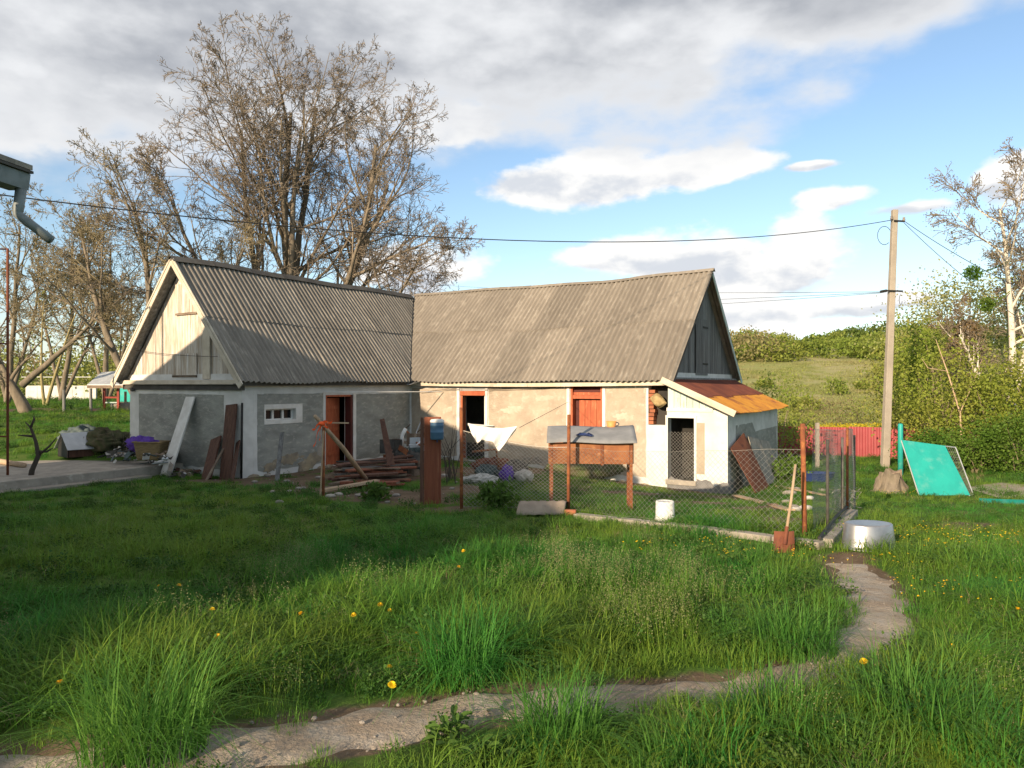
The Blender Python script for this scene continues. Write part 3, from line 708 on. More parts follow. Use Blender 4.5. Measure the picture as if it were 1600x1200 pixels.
def gable_right():
    top = lambda y: ZR2-S2*abs(y-YR)-.10
    g = obj('gable', M().box(XE-.14, .1, 2.4, XE-.1, 6.1, 2.44), MT['dark_board'], bld)
    r = random.Random(8); ys = [-.2]
    while ys[-1] < 6.35: ys.append(ys[-1]+r.uniform(.15,.22))
    i = min(range(len(ys)), key=lambda q: abs(ys[q]-YR)); ys[i] = YR
    for a, b in zip(ys[:-1], ys[1:]):
        b -= .01; x = XE-.02-r.uniform(0,.012); zb = 2.42
        if top(a) < zb+.02 or top(b) < zb+.02: continue
        obj('plank', M().slab([(x,a,zb),(x,b,zb),(x,b,top(b)),(x,a,top(a))], (-.024,0,0)), MT['grey_plank'], g)
    h = obj('loft_hatch', M().box(XE, 2.35, 2.5, XE+.02, 3.45, 2.56), MT['grey_plank'], bld)
    for k in range(5):
        a = 2.35+k*.22; obj('plank', M().box(XE, a, 2.565, XE+.022, a+.212, 4.1), MT['grey_plank'], h)
    for z in (2.8, 3.85): obj('hinge', M().box(XE+.023, 2.95, z, XE+.035, 3.45, z+.05), MT['black'], h)
    obj('gable_sill', M().box(XE-.01, -.2, 2.33, XE+.13, 6.4, 2.42), MT['grey_plank'], bld, bevel=.006)
    for sy in (1, -1):
        p0 = Vector((XE+.25, YR, ZR2-.06)); p1 = Vector((XE+.25, YR+sy*3.36, ZE2-.08))
        obj('bargeboard', M().bar(p0, p1, .025, .11, up=(0,0,1)), MT['teal_pale'] if sy > 0 else MT['dark_board'], bld)
gable_right()
# the broken niche at the end of the front wall
def niche():
    r = random.Random(4)
    for k in range(9):
        z = zn0+.02+k*(zn1-zn0-.12)/9; obj('brick', M().box(xn0-.02+r.uniform(-.02,.05), .02, z, xn0+.12+r.uniform(0,.06), .28, z+(zn1-zn0)/9-.03), MT['brick'], bld)
    obj('niche_back', M().box(xn0, .24, zn0, XE-.05, .30, zn1), MT['indoor_shade'], bld)
niche()
def bundle():
    c = WR(1028, 626, -.08); m = M(); r = random.Random(2)
    def f(u, v):
        t = u*2*math.pi; s = math.sin(math.pi*min(max(v, .02), .98)); k = 1+.12*math.sin(5*t+3*v)+.08*math.sin(9*t+7*v)
        q = HL(c.x+.27*(v-.5)*1.6, c.y+.02+.13*k*s*math.cos(t), c.z+.17*k*s*math.sin(t)-.12*(v-.5)); return q
    m.grid(f, 18, 12); obj('straw_bundle', m, MT['straw'], label='straw bundle stuffed into the wall gap beside the white lean-to', cat='bundle', smooth=True)
bundle()

# ================================================================== LEAN-TO SHED
shed = thing('lean_to_shed', 'small white lean-to shed with rusty corrugated metal roof on the right gable end', 'shed', HB, TH, local=True)
XS0, XS1 = XE+.005, WR(1137,700).x
ZS0, ZS1 = 2.36, WR(1139,645).z+.02          # lean-to roof height at the house and at its low edge
XL = XS1+.22; SL = (ZS0-ZS1)/(XL-XS0)
zt = lambda x: ZS0-SL*(x-XS0)-.05
SB = -1.0
def build_shed():
    xd0, xd1 = WR(1044,700).x, WR(1085,700).x; zd0, zd1 = WR(1065,750).z, WR(1065,653).z
    m = M(); zh = 1.62
    m.box(XS0, 0, SB, xd0, .22, zh); m.box(xd0, 0, SB, xd1, .22, zd0); m.box(xd0, 0, zd1, xd1, .22, zh); m.box(xd1, 0, SB, XS1, .22, min(zh, zt(XS1)))
    obj('wall', m, MT['white_plaster'], shed)
    m = M(); m.box(XS1-.22, .222, SB, XS1-.001, 5.7, zt(XS1)-.02); obj('wall', m, MT['white_plaster'], shed)
    m = M(); m.box(XS0, 5.48, SB, XS1-.223, 5.7, 1.5); obj('wall', m, MT['white_plaster'], shed)
    obj('floor', M().box(XS0, .22, SB, XS1-.23, 5.4, zd0-.05), MT['indoor_shade'], shed)
    obj('dark_lining', M().box(XS0+.002, 1.0, zd0-.05, XS1-.225, 1.05, zt(XS1)-.03), MT['indoor_shade'], shed); obj('dark_lining', M().box(XS0+.002, .225, zd0-.04, XS0+.03, .99, 1.9), MT['indoor_shade'], shed); obj('dark_lining', M().box(XS1-.26, .225, zd0-.04, XS1-.225, .99, zt(XS1)-.03), MT['indoor_shade'], shed)  # dark lining added so the door opening reads as shaded
    # side panel of rough grey cement and a patch beside the door
    r = random.Random(9)
    def f(u, v):
        y = .75+4.85*u; z = -.75+v*(1.22+.75-.25*(u > .42)); d = .016 if 0 < u < 1 and 0 < v < 1 else .0
        return (XS1+d+r.uniform(-.003,.003), y, z)
    obj('wall_panel', M().grid(f, 14, 10), MT['grey_plaster'], shed)
    xa, xb = WR(1087,700).x, WR(1101,700).x
    obj('wall_panel', M().box(xa, -.014, .05, xb, 0.0, 1.30), mat('tan_patch', (.40,.345,.27), (.34,.29,.22), 4, rough=.95, bump=.5), shed)
    # pale teal boards closing the triangle under the roof
    n = 9; x0, x1 = XS0+.02, XS1-.05
    for k in range(n):
        a = x0+(x1-x0)*k/n; b = a+(x1-x0)/n-.008
        if zt(b)-1.625 < .03: continue
        obj('plank', M().slab([(a,.02,1.625),(b,.02,1.625),(b,.02,zt(b)-.02),(a,.02,zt(a)-.02)], (0,.025,0)), MT['teal_pale'], shed)
    obj('lintel_board', M().box(XS0, -.03, 1.57, XS1-.35, -.002, 1.66), MT['white_paint'], shed)
    fr = obj('door_frame', M().box(xd0-.06, -.03, zd0, xd0, .1, zd1+.06).box(xd1, -.03, zd0, xd1+.06, .1, zd1+.06).box(xd0, -.03, zd1, xd1, .1, zd1+.06), MT['white_paint'], shed)
    obj('threshold', M().box(xd0-.05, -.06, zd0-.12, xd1+.05, .22, zd0), MT['concrete'], shed)
    # wire-mesh door hung in the opening
    m = M(); st = .085; w, h = xd1-xd0, zd1-zd0-.35
    def seg(a, b): m.tube([(xd0+a[0], .03, zd0+a[1]), (xd0+b[0], .03, zd0+b[1])], .0035, 4, False)
    k = -h
    while k < w:
        for s in (0, 1):
            lo = max(0, -k); hi = min(h, w-k)
            if hi > lo:
                A, B_ = (k+lo, lo), (k+hi, hi)
                if s: A, B_ = (w-A[0], A[1]), (w-B_[0], B_[1])
                seg(A, B_)
        k += st
    obj('mesh_door', m, MT['wire'], shed)
    # roof: two rows of corrugated metal
    L = math.hypot(XL-XS0, ZS0-ZS1); c, s = (XL-XS0)/L, (ZS0-ZS1)/L
    rf = obj('roof', M().box(XS0, .0, ZS0-.14, XS0+.06, 5.8, ZS0-.07).box(XL-.3, .0, zt(XL-.3)-.09, XL-.24, 5.8, zt(XL-.3)-.02), MT['old_wood'], shed)
    fn = lambda a, b, h: (XS0+c*b+s*h, a, ZS0-s*b+c*h-.05*math.sin(math.pi*(a+.3)/6.3)*b/L)
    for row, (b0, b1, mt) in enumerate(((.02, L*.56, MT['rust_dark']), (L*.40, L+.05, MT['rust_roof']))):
        a = -.34; k = 0
        while a < 6.0:
            x1 = min(a+.95, 6.05); rr = random.Random(k+row*10); ej = rr.uniform(-.05,.05)
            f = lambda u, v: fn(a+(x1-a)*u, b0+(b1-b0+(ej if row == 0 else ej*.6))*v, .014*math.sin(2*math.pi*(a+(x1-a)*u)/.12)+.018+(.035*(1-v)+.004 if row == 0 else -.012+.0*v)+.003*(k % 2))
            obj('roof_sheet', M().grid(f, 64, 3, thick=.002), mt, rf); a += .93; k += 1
    obj('bargeboard', M().bar((XS0-.02, -.36, ZS0+.0), (XL+.05, -.36, ZS1-.03), .03, .15, up=(0,0,1)), MT['cream_board'], shed)
    obj('fascia', M().box(XL-.12, -.3, ZS1-.07, XL-.09, 5.9, ZS1+.01), MT['grey_plank'], shed)
build_shed()
def back_leanto():
    # slate corner of the roof showing past the right gable
    m = M(); f = lambda u, v: (XE+.32+.9*u*v+.02, 5.9+.2*u, 2.44-.95*v+.0)
    pass
# crumbled footing under the shed corner
m = M(); r = random.Random(1)
def ff(u, v):
    t = u; x = XE+.02+(XS1-XE+.0)*min(t*1.7, 1); y = -.0 if t < .59 else (t-.59)*3.2
    k = 1+.10*math.sin(t*23)+.07*math.sin(t*51); z = -.75+v*(.62*k); d = .05*(1-v)+.012
    return (x+(d if t > .55 else 0), y-(d if t < .62 else 0), z)
obj('footing', m.grid(ff, 24, 4), mat('cement_footing', (.20,.20,.20), (.14,.14,.14), 3, rough=.95, bump=.8, bscale=20), shed)

# ================================================================== DWELLING HOUSE (only its eave corner shows; the rest stands left of the frame and throws the shade)
def build_dwelling():
    fwd = Vector((-.188, .982, 0)); side = Vector((.982, .188, 0))     # house axes
    ridge_end = Vector((-12.9, 9.3, 0)); ang = math.atan2(side.y, side.x)
    h = thing('dwelling_house', 'dwelling house at the left edge with grey eave, gutter and downpipe', 'house', ridge_end, ang, local=True)
    Lm, hw, ze, zr = 12.0, 4.6, 4.0, 6.75
    wallm = MT['white_plaster']
    m = M(); m.box(-hw+.4, -Lm+.3, -.3, hw-.4, -.3, ze+.1); obj('wall', m, wallm, h)
    m = M(); m.slab([(-hw+.4,-.301,ze+.1),(hw-.4,-.301,ze+.1),(0,-.301,zr-.15)], (0,-.2,0)); obj('gable', m, MT['pale_plank'], h)
    m = M(); m.slab([(-hw+.4,-Lm+.301,ze+.1),(hw-.4,-Lm+.301,ze+.1),(0,-Lm+.301,zr-.15)], (0,.2,0)); obj('gable', m, MT['pale_plank'], h)
    for s in (1, -1):
        f = lambda u, v: (s*(hw+.1)*v, -Lm-.2+(Lm+.4)*u, zr+(ze-.15-zr)*v+.02*math.sin(u*Lm/.15*2*math.pi))
        obj('roof', M().grid(f, 320, 2, thick=.01), MT['slate'], h)
    # unseen broad front wing, added square to the sun to shape the shadow
    rv, dv = Vector((.819,-.574,0)), Vector((.574,.819,0)); inv0 = (Matrix.Translation(ridge_end) @ Matrix.Rotation(ang, 4, 'Z')).inverted()
    Q = lambda c, d, z: inv0 @ (rv*c+dv*d+Vector((0,0,z)))
    obj('wall', M().slab([Q(-19.8,.2,-.4), Q(-11.4,.2,-.4), Q(-11.4,-4.8,-.4), Q(-19.8,-4.8,-.4)], (0,0,5.3)), wallm, h)
    obj('roof', M().slab([Q(-20.3,.5,4.55), Q(-15.5,.5,6.85), Q(-10.9,.5,4.75), Q(-10.9,.5,4.6), Q(-20.3,.5,4.4)], Q(0,-5.5,0)-Q(0,0,0)), MT['slate'], h)
    # unseen lower rear wing, added and cut short to set the foreground shade
    m = M(); m.box(-3.6, -Lm-1.8, -.3, 3.6, -Lm+.28, 3.0); obj('wall', m, wallm, h)
    m = M(); m.slab([(-3.9,-Lm-2.0,3.0),(3.9,-Lm-2.0,3.0),(0,-Lm-2.0,5.3)], (0,2.0,0)); obj('roof', m, MT['slate'], h)
    for y in (-3, -6.5, -10):
        w = obj('window', M().box(hw-.41, y-.55, 1.2, hw-.37, y+.55, 2.6), MT['white_paint'], h); obj('pane', M().box(hw-.368, y-.45, 1.3, hw-.362, y+.45, 2.5), MT['glass'], w)
    # porch canopy whose corner shows in the picture
    pc = at(48, 282, 7.2); inv = (Matrix.Translation(ridge_end) @ Matrix.Rotation(ang, 4, 'Z')).inverted()
    Lc = lambda p: inv @ Vector(p)
    pz = pc.z
    A, B_ = Vector((pc.x, pc.y, pz)), Vector((pc.x-.25, pc.y-1.5, pz)); A2, B2 = Vector((-8.6, 8.0, pz+.75)), Vector((-8.4, 6.0, pz+.75))
    obj('porch_roof', M().slab([Lc(A+Vector((.02,0,.10))), Lc(B_+Vector((.02,0,.10))), Lc(B2), Lc(A2)], (0,0,.05)), MT['slate_dark'], h)
    obj('porch_edge', M().slab([Lc(A+Vector((-.35,.03,.19))), Lc(B_+Vector((-.35,0,.19))), Lc(B2+Vector((0,0,.1))), Lc(A2+Vector((0,0,.1)))], (0,0,.05)), MT['old_wood'], h)
    greymetal = mat('gutter_zinc', (.22,.25,.26), (.15,.175,.18), 5, rough=.6, metal=.3, bump=.1)
    obj('gutter', M().slab([Lc(A+Vector((-.22,0,-.10))), Lc(A+Vector((-.02,0,-.10))), Lc(A+Vector((.0,0,.06))), Lc(A+Vector((-.26,0,.06)))], Lc(B_)-Lc(A)), greymetal, h)
    obj('gutter', M().slab([Lc(A+Vector((-.3,.0,.065))), Lc(A+Vector((.03,.0,.065))), Lc(A+Vector((.03,.0,.09))), Lc(A+Vector((-.3,0,.09)))], (Lc(B_)-Lc(A))*.9), MT['dark_board'], h)
    p0 = at(33, 300, 7.15); p1 = at(28, 335, 7.15); p2 = at(80, 375, 7.2)
    obj('downpipe', M().tube([Lc(p0+Vector((0,0,.03))), Lc(p1+Vector((0,0,.03))), Lc(p1), Lc(p1+(p2-p1)*.08), Lc(p2)], [.05,.048,.047,.045,.045], 12), greymetal, h, smooth=True)
    # porch posts out of frame
    for q in (Vector((-5.5, 6.9, 0)), Vector((-5.7, 5.8, 0))):
        g = gf(q.x, q.y); obj('porch_post', M().tube([Lc((q.x,q.y,g-.1)), Lc((q.x,q.y,pz+.2))], .07, 8), MT['old_wood'], h)
build_dwelling()

# ================================================================== TREES AND SHRUBS
def rdir(r):
    z = r.uniform(-1, 1); t = r.uniform(0, 2*math.pi); s = math.sqrt(1-z*z); return Vector((s*math.cos(t), s*math.sin(t), z))
def grow(sets, p, d, L, rad, lvl, P, r, tips):
    n = P['seg'][lvl]; pts = [p]; rads = [rad]; dd = d.normalized(); step = L/n; dirs = [dd]
    for i in range(n):
        dd = (dd + rdir(r)*P['wob'][lvl] + Vector((0,0,1))*P['trop'][lvl]).normalized()
        p = p+dd*step; pts.append(p); rads.append(max(rad*(1-(1-P['taper'])*(i+1)/n), P['rmin'])); dirs.append(dd)
    (sets[0] if lvl <= P['trunk_lvls'] else sets[1]).tube(pts, rads, P['sides'][lvl], cap=False)
    if lvl == P['max']:
        tips.append((pts[-1], dd)); tips.append((pts[len(pts)//2], dd)); return
    nc = P['n'][lvl]; nc = max(1, int(nc*r.uniform(.75, 1.25)+.5))
    for k in range(nc):
        t = P['start'][lvl] + (1-P['start'][lvl])*(k+r.uniform(.1,.9))/nc
        f = t*n; i = min(int(f), n-1); q = pts[i].lerp(pts[i+1], f-i); base = dirs[i]
        ax = base.cross(rdir(r)); 
        if ax.length < .05: ax = Vector((1,0,0))
        a = R(P['ang'][lvl])*r.uniform(.6, 1.3)
        cdir = Matrix.Rotation(a, 3, ax.normalized()) @ base
        cl = L*P['ratio'][lvl]*r.uniform(.6, 1.15)*(1.15-.55*t); rr = (rads[i]+(rads[i+1]-rads[i])*(f-i))*P['rr'][lvl]
        grow(sets, q, cdir, cl, max(rr, P['rmin']), lvl+1, P, r, tips)
def leaf(m, p, d, s, r, wide=.6):
    a = (d+rdir(r)*.9).normalized(); b = a.cross(rdir(r))
    if b.length < .05: b = Vector((1,0,0))
    b = b.normalized()*s*wide*.5; a = a*s
    o = len(m.v); m.v += [tuple(p), tuple(p+a*.5+b), tuple(p+a), tuple(p+a*.5-b)]; m.f.append((o, o+1, o+2, o+3))
def tree(name, label, base, stems, P, mats, leafspec=None, seed=1, group=None):
    r = random.Random(seed); t = thing(name, label, 'tree', base, group=group)
    S = (M(), M()); tips = []
    for off, d, L, rad in stems: grow(S, Vector(base)+Vector(off), Vector(d), L, rad, 0, P, r, tips)
    obj('trunk', S[0], mats[0], t, smooth=True); c = obj('crown', S[1], mats[1], t, smooth=False)
    if leafspec:
        m = M(); per, size, lm = leafspec
        for p, d in tips:
            k = int(per)+(r.random() < per-int(per))
            for _ in range(k): leaf(m, p+rdir(r)*size*1.2, d, size*r.uniform(.6,1.3), r)
        obj('leaves', m, lm, t)
    return t
LM = {}
LM['bud'] = leafmat('bud', (.17,.135,.085), (.20,.16,.08), .6, .2)
LM['bud_green'] = leafmat('bud_green', (.15,.14,.045), (.19,.13,.055), .6, .3)
LM['spring'] = leafmat('spring', (.20,.28,.04), (.28,.32,.06), .5, .45)
LM['spring_pale'] = leafmat('spring_pale', (.29,.33,.12), (.34,.35,.16), .5, .4)
LM['olive'] = leafmat('olive', (.23,.265,.055), (.28,.28,.08), .5, .35)
LM['dense'] = leafmat('dense', (.085,.16,.02), (.13,.205,.03), .7, .4)
LM['hill'] = leafmat('hill', (.15,.22,.035), (.21,.25,.05), .12, .35)
LM['hill_dark'] = leafmat('hill_dark', (.08,.14,.028), (.11,.17,.035), .12, .35)
LM['hill_brown'] = leafmat('hill_brown', (.22,.18,.09), (.25,.215,.10), .12, .3)
LM['weed'] = leafmat('weed', (.07,.14,.025), (.10,.19,.035), 2, .4)

BIG = dict(seg=[7,6,5,4,3,2], wob=[.10,.16,.2,.22,.25,.3], trop=[.04,.06,.05,.03,.02,.0], taper=.28, rmin=.0085, trunk_lvls=1, sides=[9,7,5,4,3,3], max=5,
           n=[9,7,5,4,3.8], start=[.32,.2,.18,.12,.1], ang=[44,44,44,46,50], ratio=[.52,.56,.58,.60,.62], rr=[.55,.58,.6,.65,.7])
def big_tree():
    b = at(455, 600, 31.5); base = Vector((b.x, b.y, gf(b.x, b.y)-.2))
    D = 31.5
    def stem(x0, y0, x1, y1, rad, off=0):
        a = at(x0, y0, D+off); c = at(x1, y1, D+off*2.2); s = Vector((base.x+(a.x-base.x)*.35, base.y+(a.y-base.y)*.3, base.z)); d = (a-s); L = (c-s).length
        return ((s-base), d*.6+(c-s)*.4, L*.775, rad)
    stems = [stem(398,440,300,120,.20,.6), stem(418,430,400,60,.22,-.8), stem(450,430,455,40,.27,.3), stem(478,430,520,50,.25,1.2), stem(502,430,610,90,.27,-.6), stem(545,450,690,190,.19,.9), stem(360,450,235,220,.18,-1.0), stem(560,470,715,330,.15,-.5)]
    tree('bare_tree', 'tall bare spreading multi-stemmed tree rising behind the farm building roof', base, stems, BIG, (MT['bark'], MT['twig']), (.14, .05, LM['bud']), seed=5)
big_tree()
MID = dict(BIG, n=[8,6,5,4,2.6], max=5, rmin=.008)
def left_trees():
    b = at(238, 600, 27.5); base = Vector((b.x, b.y, gf(b.x, b.y)-.1))
    st = [((0,0,0), (-.02,.05,1), 8.3, .20), ((.2,.1,0), (.30,.1,1), 7.4, .15), ((-.2,0,0), (-.45,.0,1), 8.0, .15), ((-.3,.2,0), (-.9,.2,1), 6.8, .11)]
    tree('bare_tree', 'bare brownish tree standing left of the pale boarded gable', base, st, MID, (MT['bark'], MT['twig_olive']), (.28, .05, LM['bud_green']), seed=12)
    # dark leaning limb in front of it is the neighbour's: a half-dead tree just behind the roof
    b = at(300, 600, 26.6); base = Vector((b.x, b.y, gf(b.x, b.y)-.1))
    DK = dict(MID, n=[3,4,4,3,2], max=4, rmin=.012)
    tree('dark_tree', 'dark curved half-dead tree leaning left behind the roof peak', base, [((0,0,0), (-.05,0,1), 6.0, .15), ((0,.1,4.6), (-.75,.1,.45), 1.3, .10)], DK, (MT['bark_dark'], MT['bark_dark']), None, seed=3)
    # old leaning orchard tree at the far left
    p = G(42, 645); ORCH = dict(BIG, n=[5,6,5,4,2.5], wob=[.14,.24,.28,.3,.3,.3], trop=[.05,.05,.05,.04,.03,0], ang=[52,46,44,46,48], ratio=[.95,.6,.6,.6,.6], start=[.55,.2,.2,.15,.1])
    tree('orchard_tree', 'old leaning orchard tree with pale scarred trunk on the sunlit left lawn', (p.x, p.y, p.z-.1), [((0,0,0), (-.36,.1,1), 2.6, .27), ((-.2,0,1.2), (.75,.1,.75), 4.2, .15)], ORCH, (MT['bark'], MT['twig_olive']), (.35, .05, LM['bud_green']), seed=21)
    p = G(70, 636)
    YT = dict(BIG, n=[4,4,4,3,2], max=4, start=[.35,.2,.2,.15,.1], rmin=.01)
    tree('young_tree', 'slim forked young tree with pale yellowish stems on the left lawn', (p.x, p.y, p.z-.1), [((0,0,0), (-.18,0,1), 5.2, .075), ((.05,0,0), (.34,0,1), 5.6, .085)], YT, (mat('pale_bark', (.30,.27,.13), (.24,.20,.10), 4), MT['twig_olive']), (.8, .07, LM['olive']), seed=22)
    # more bare trees filling the left background
    for i, (px, Y, h, sd, lab) in enumerate([(10, 38, 9.5, 31, 'tall bare tree at the left frame edge behind the orchard tree'), (95, 42, 9.5, 32, 'twiggy olive tree far back between the orchard and the gable'), (165, 40, 8.6, 33, 'twiggy olive tree far back just left of the gable')]):
        b = at(px, 600, Y); z = gf(b.x, b.y)
        tree('background_tree', lab, (b.x, b.y, z-.1), [((0,0,0), (.1,.0,1), h, .17), ((.1,0,0), (-.35,.1,1), h*.85, .12), ((.0,0,0), (.45,.1,1), h*.8, .12)], dict(MID, max=4, n=[7,6,5,4], rmin=.012), (MT['bark'], MT['twig_olive']), (.7, .08, LM['bud_green']), seed=sd, group='bare trees behind the left lawn')
left_trees()
def bush(name, label, c, rad, nleaf, size, lm, seed, group=None, cat='bush', stems=10, clusters=60, stemmat=None, flat=.0, spread=.22, stem_r=.02):
    """c: base on the ground; rad: (rx, ry, height)"""
    r = random.Random(seed); t = thing(name, label, cat, c, group=group); rx, ry, h = rad
    cs = []
    while len(cs) < clusters:
        d = rdir(r); k = r.uniform(.45, 1)**.5*r.uniform(.8, 1.12)
        q = Vector((d.x*rx*k, d.y*ry*k, h*.52+d.z*h*.5*k))
        if q.z > .03*h: cs.append(q)
    m = M()
    for k in range(stems):
        q = cs[k % len(cs)]; p0 = Vector((r.uniform(-.15,.15)*rx, r.uniform(-.15,.15)*ry, -.08)); mid = p0.lerp(q, .5)+Vector((0,0,.08*h))
        m.tube([Vector(c)+p0, Vector(c)+mid, Vector(c)+q], [stem_r, stem_r*.7, stem_r*.3], 5, False)
    obj('stems', m, stemmat or MT['twig_olive'], t)
    m = M(); per = nleaf//clusters; sp = spread*(rx*ry*h)**(1/3)
    C = Vector(c)
    for q in cs:
        w = r.uniform(.7, 1.3)
        for _ in range(int(per*w*r.uniform(.6,1.3))):
            p = q+Vector((r.gauss(0, sp), r.gauss(0, sp), r.gauss(0, sp*.8)))*w
            if p.z < .02: continue
            leaf(m, C+p, rdir(r)+Vector((0,0,.4)), size*r.uniform(.6,1.35), r, .7)
    obj('foliage', m, lm, t)
    return t
def right_trees():
    # birch with bare top and mistletoe at the right edge
    b = at(1578, 600, 27); base = Vector((b.x, b.y, gf(b.x, b.y)-.1))
    BIR = dict(BIG, n=[13,8,6,4], max=4, start=[.40,.2,.2,.15], ang=[46,42,44,46], ratio=[.42,.55,.58,.6], trop=[.03,.05,.03,.0,-.02,0], rmin=.010)
    t = tree('birch_tree', 'tall pale-barked birch with bare top at the right edge', base, [((0,0,0), (.012,0,1), 9.6, .17), ((.15,.1,0), (-.30,.0,1), 5.2, .12), ((-.1,.2,0), (.3,.1,1), 8.6, .13)], BIR, (MT['birch'], MT['twig']), (.8, .07, LM['bud_green']), seed=41)
    for px, py, s in ((1520, 427, .30), (1543, 475, .28)):
        c = at(px, py, 26.8); r = random.Random(px); m = M()
        for _ in range(500):
            d = rdir(r); leaf(m, c+d*s*r.uniform(.3,1), d, .09, r)
        for _ in range(40):
            d = rdir(r); m.tube([c, c+d*s], .006, 3, False)
        br = base+Vector((0,0,c.z-base.z+.5)); m.tube([c, c.lerp(br, .5)+Vector((0,0,-.1)), br], .02, 5, False)
        obj('mistletoe', m, LM['dense'], t)
    L = [(1480, 700, 25, (1.7,1.5,4.0), 'spring', 'light green shrub right of the utility pole'), (1425, 690, 33, (1.9,1.6,5.6), 'olive', 'olive twiggy shrub directly behind the utility pole'),
         (1555, 700, 24, (1.8,1.5,3.4), 'spring', 'yellow-green shrub under the birch'), (1640, 700, 23, (1.9,1.6,3.9), 'spring', 'leafy green shrub cut by the right edge of the photo'),
         (1505, 690, 36, (2.9,2,9.4), 'spring_pale', 'pale grey-green willow behind the shrubs left of the birch'), (1600, 680, 38, (3.2,2.2,9.6), 'olive', 'tall olive shrub behind the birch trunk'),
         (1460, 690, 30, (1.8,1.5,5.6), 'spring', 'rounded green shrub between the pole and the willow')]
    for i, (px, py, Y, rad, lm, lab) in enumerate(L):
        p = at(px, py, Y); c = Vector((p.x, p.y, gf(p.x, p.y)-.05))
        bush('shrub', lab, c, rad, 13000 if rad[2] > 8 else 7600, .095 if Y < 28 else .13, LM[lm], 50+i, group='spring shrubs along the right boundary', stems=26, clusters=80, stem_r=.035, spread=.17)
    # low dark leafy growth in front
    for i, (px, Y, rad, lab) in enumerate([(1455, 21.5, (.9,.7,1.15), 'low dense green bush behind the turquoise panel'), (1525, 21.8, (1.0,.7,1.5), 'dense green bush in front of the picket fence'), (1590, 21.2, (1.0,.8,1.7), 'dense green bush over the picket fence at the right edge')]):
        p = at(px, 700, Y); c = Vector((p.x, p.y, gf(p.x, p.y)-.03)); bush('low_bush', lab, c, rad, 5200, .075, LM['dense'], 70+i, group='dense low bushes by the picket fence', clusters=60, spread=.16)
    # fallen pale branch and dead stems in the shrubbery
    r = random.Random(77)
    a, b2, c2 = at(1500, 645, 23.6), at(1480, 580, 23.8), at(1462, 530, 24)
    m = M(); m.tube([at(1503,700,23.5), a, b2, c2], [.032,.028,.02,.008], 7); m.tube([b2, at(1450,575,23.6), at(1440,560,23.6)], [.017,.012,.006], 5); m.tube([a, at(1520,600,23.9), at(1535,560,24.2)], [.017,.012,.006], 5)
    obj('dead_sapling', m, MT['pale_wood'], label='leafless thin pale sapling standing in the shrubs left of the birch', cat='sapling')
    # bush by the shed and the ones beyond the red fence
    p = at(1215, 700, 26); bush('shrub', 'olive-green shrub rising right behind the lean-to roof', Vector((p.x, p.y, gf(p.x,p.y)-.05)), (1.3,1.3,3.1), 3600, .085, LM['spring'], 81, group='spring shrubs along the right boundary', clusters=55, spread=.17, stems=18)
    p = G(1232, 750); bush('low_bush', 'dark green weed clump beside the leaning rusty sheet', Vector((p.x,p.y,p.z)), (.55,.5,.55), 1800, .07, LM['dense'], 82, clusters=26, spread=.2)
    for i, (px, Y, rad, lm, lab) in enumerate([(1245, 36, (1.5,1.4,2.0), 'olive', 'brownish shrub behind the red fence near the shed'), (1300, 47, (2.2,1.6,2.3), 'hill_brown', 'brown twiggy thicket behind the middle of the red fence'), (1350, 46, (2.0,1.6,2.2), 'olive', 'olive thicket behind the red fence left of the pole')]):
        p = at(px, 690, Y); bush('shrub', lab, Vector((p.x,p.y,gf(p.x,p.y)-.1)), rad, 2600, .10, LM[lm], 90+i, group='shrubs beyond the red fence', clusters=50, stems=24, spread=.18)
right_trees()
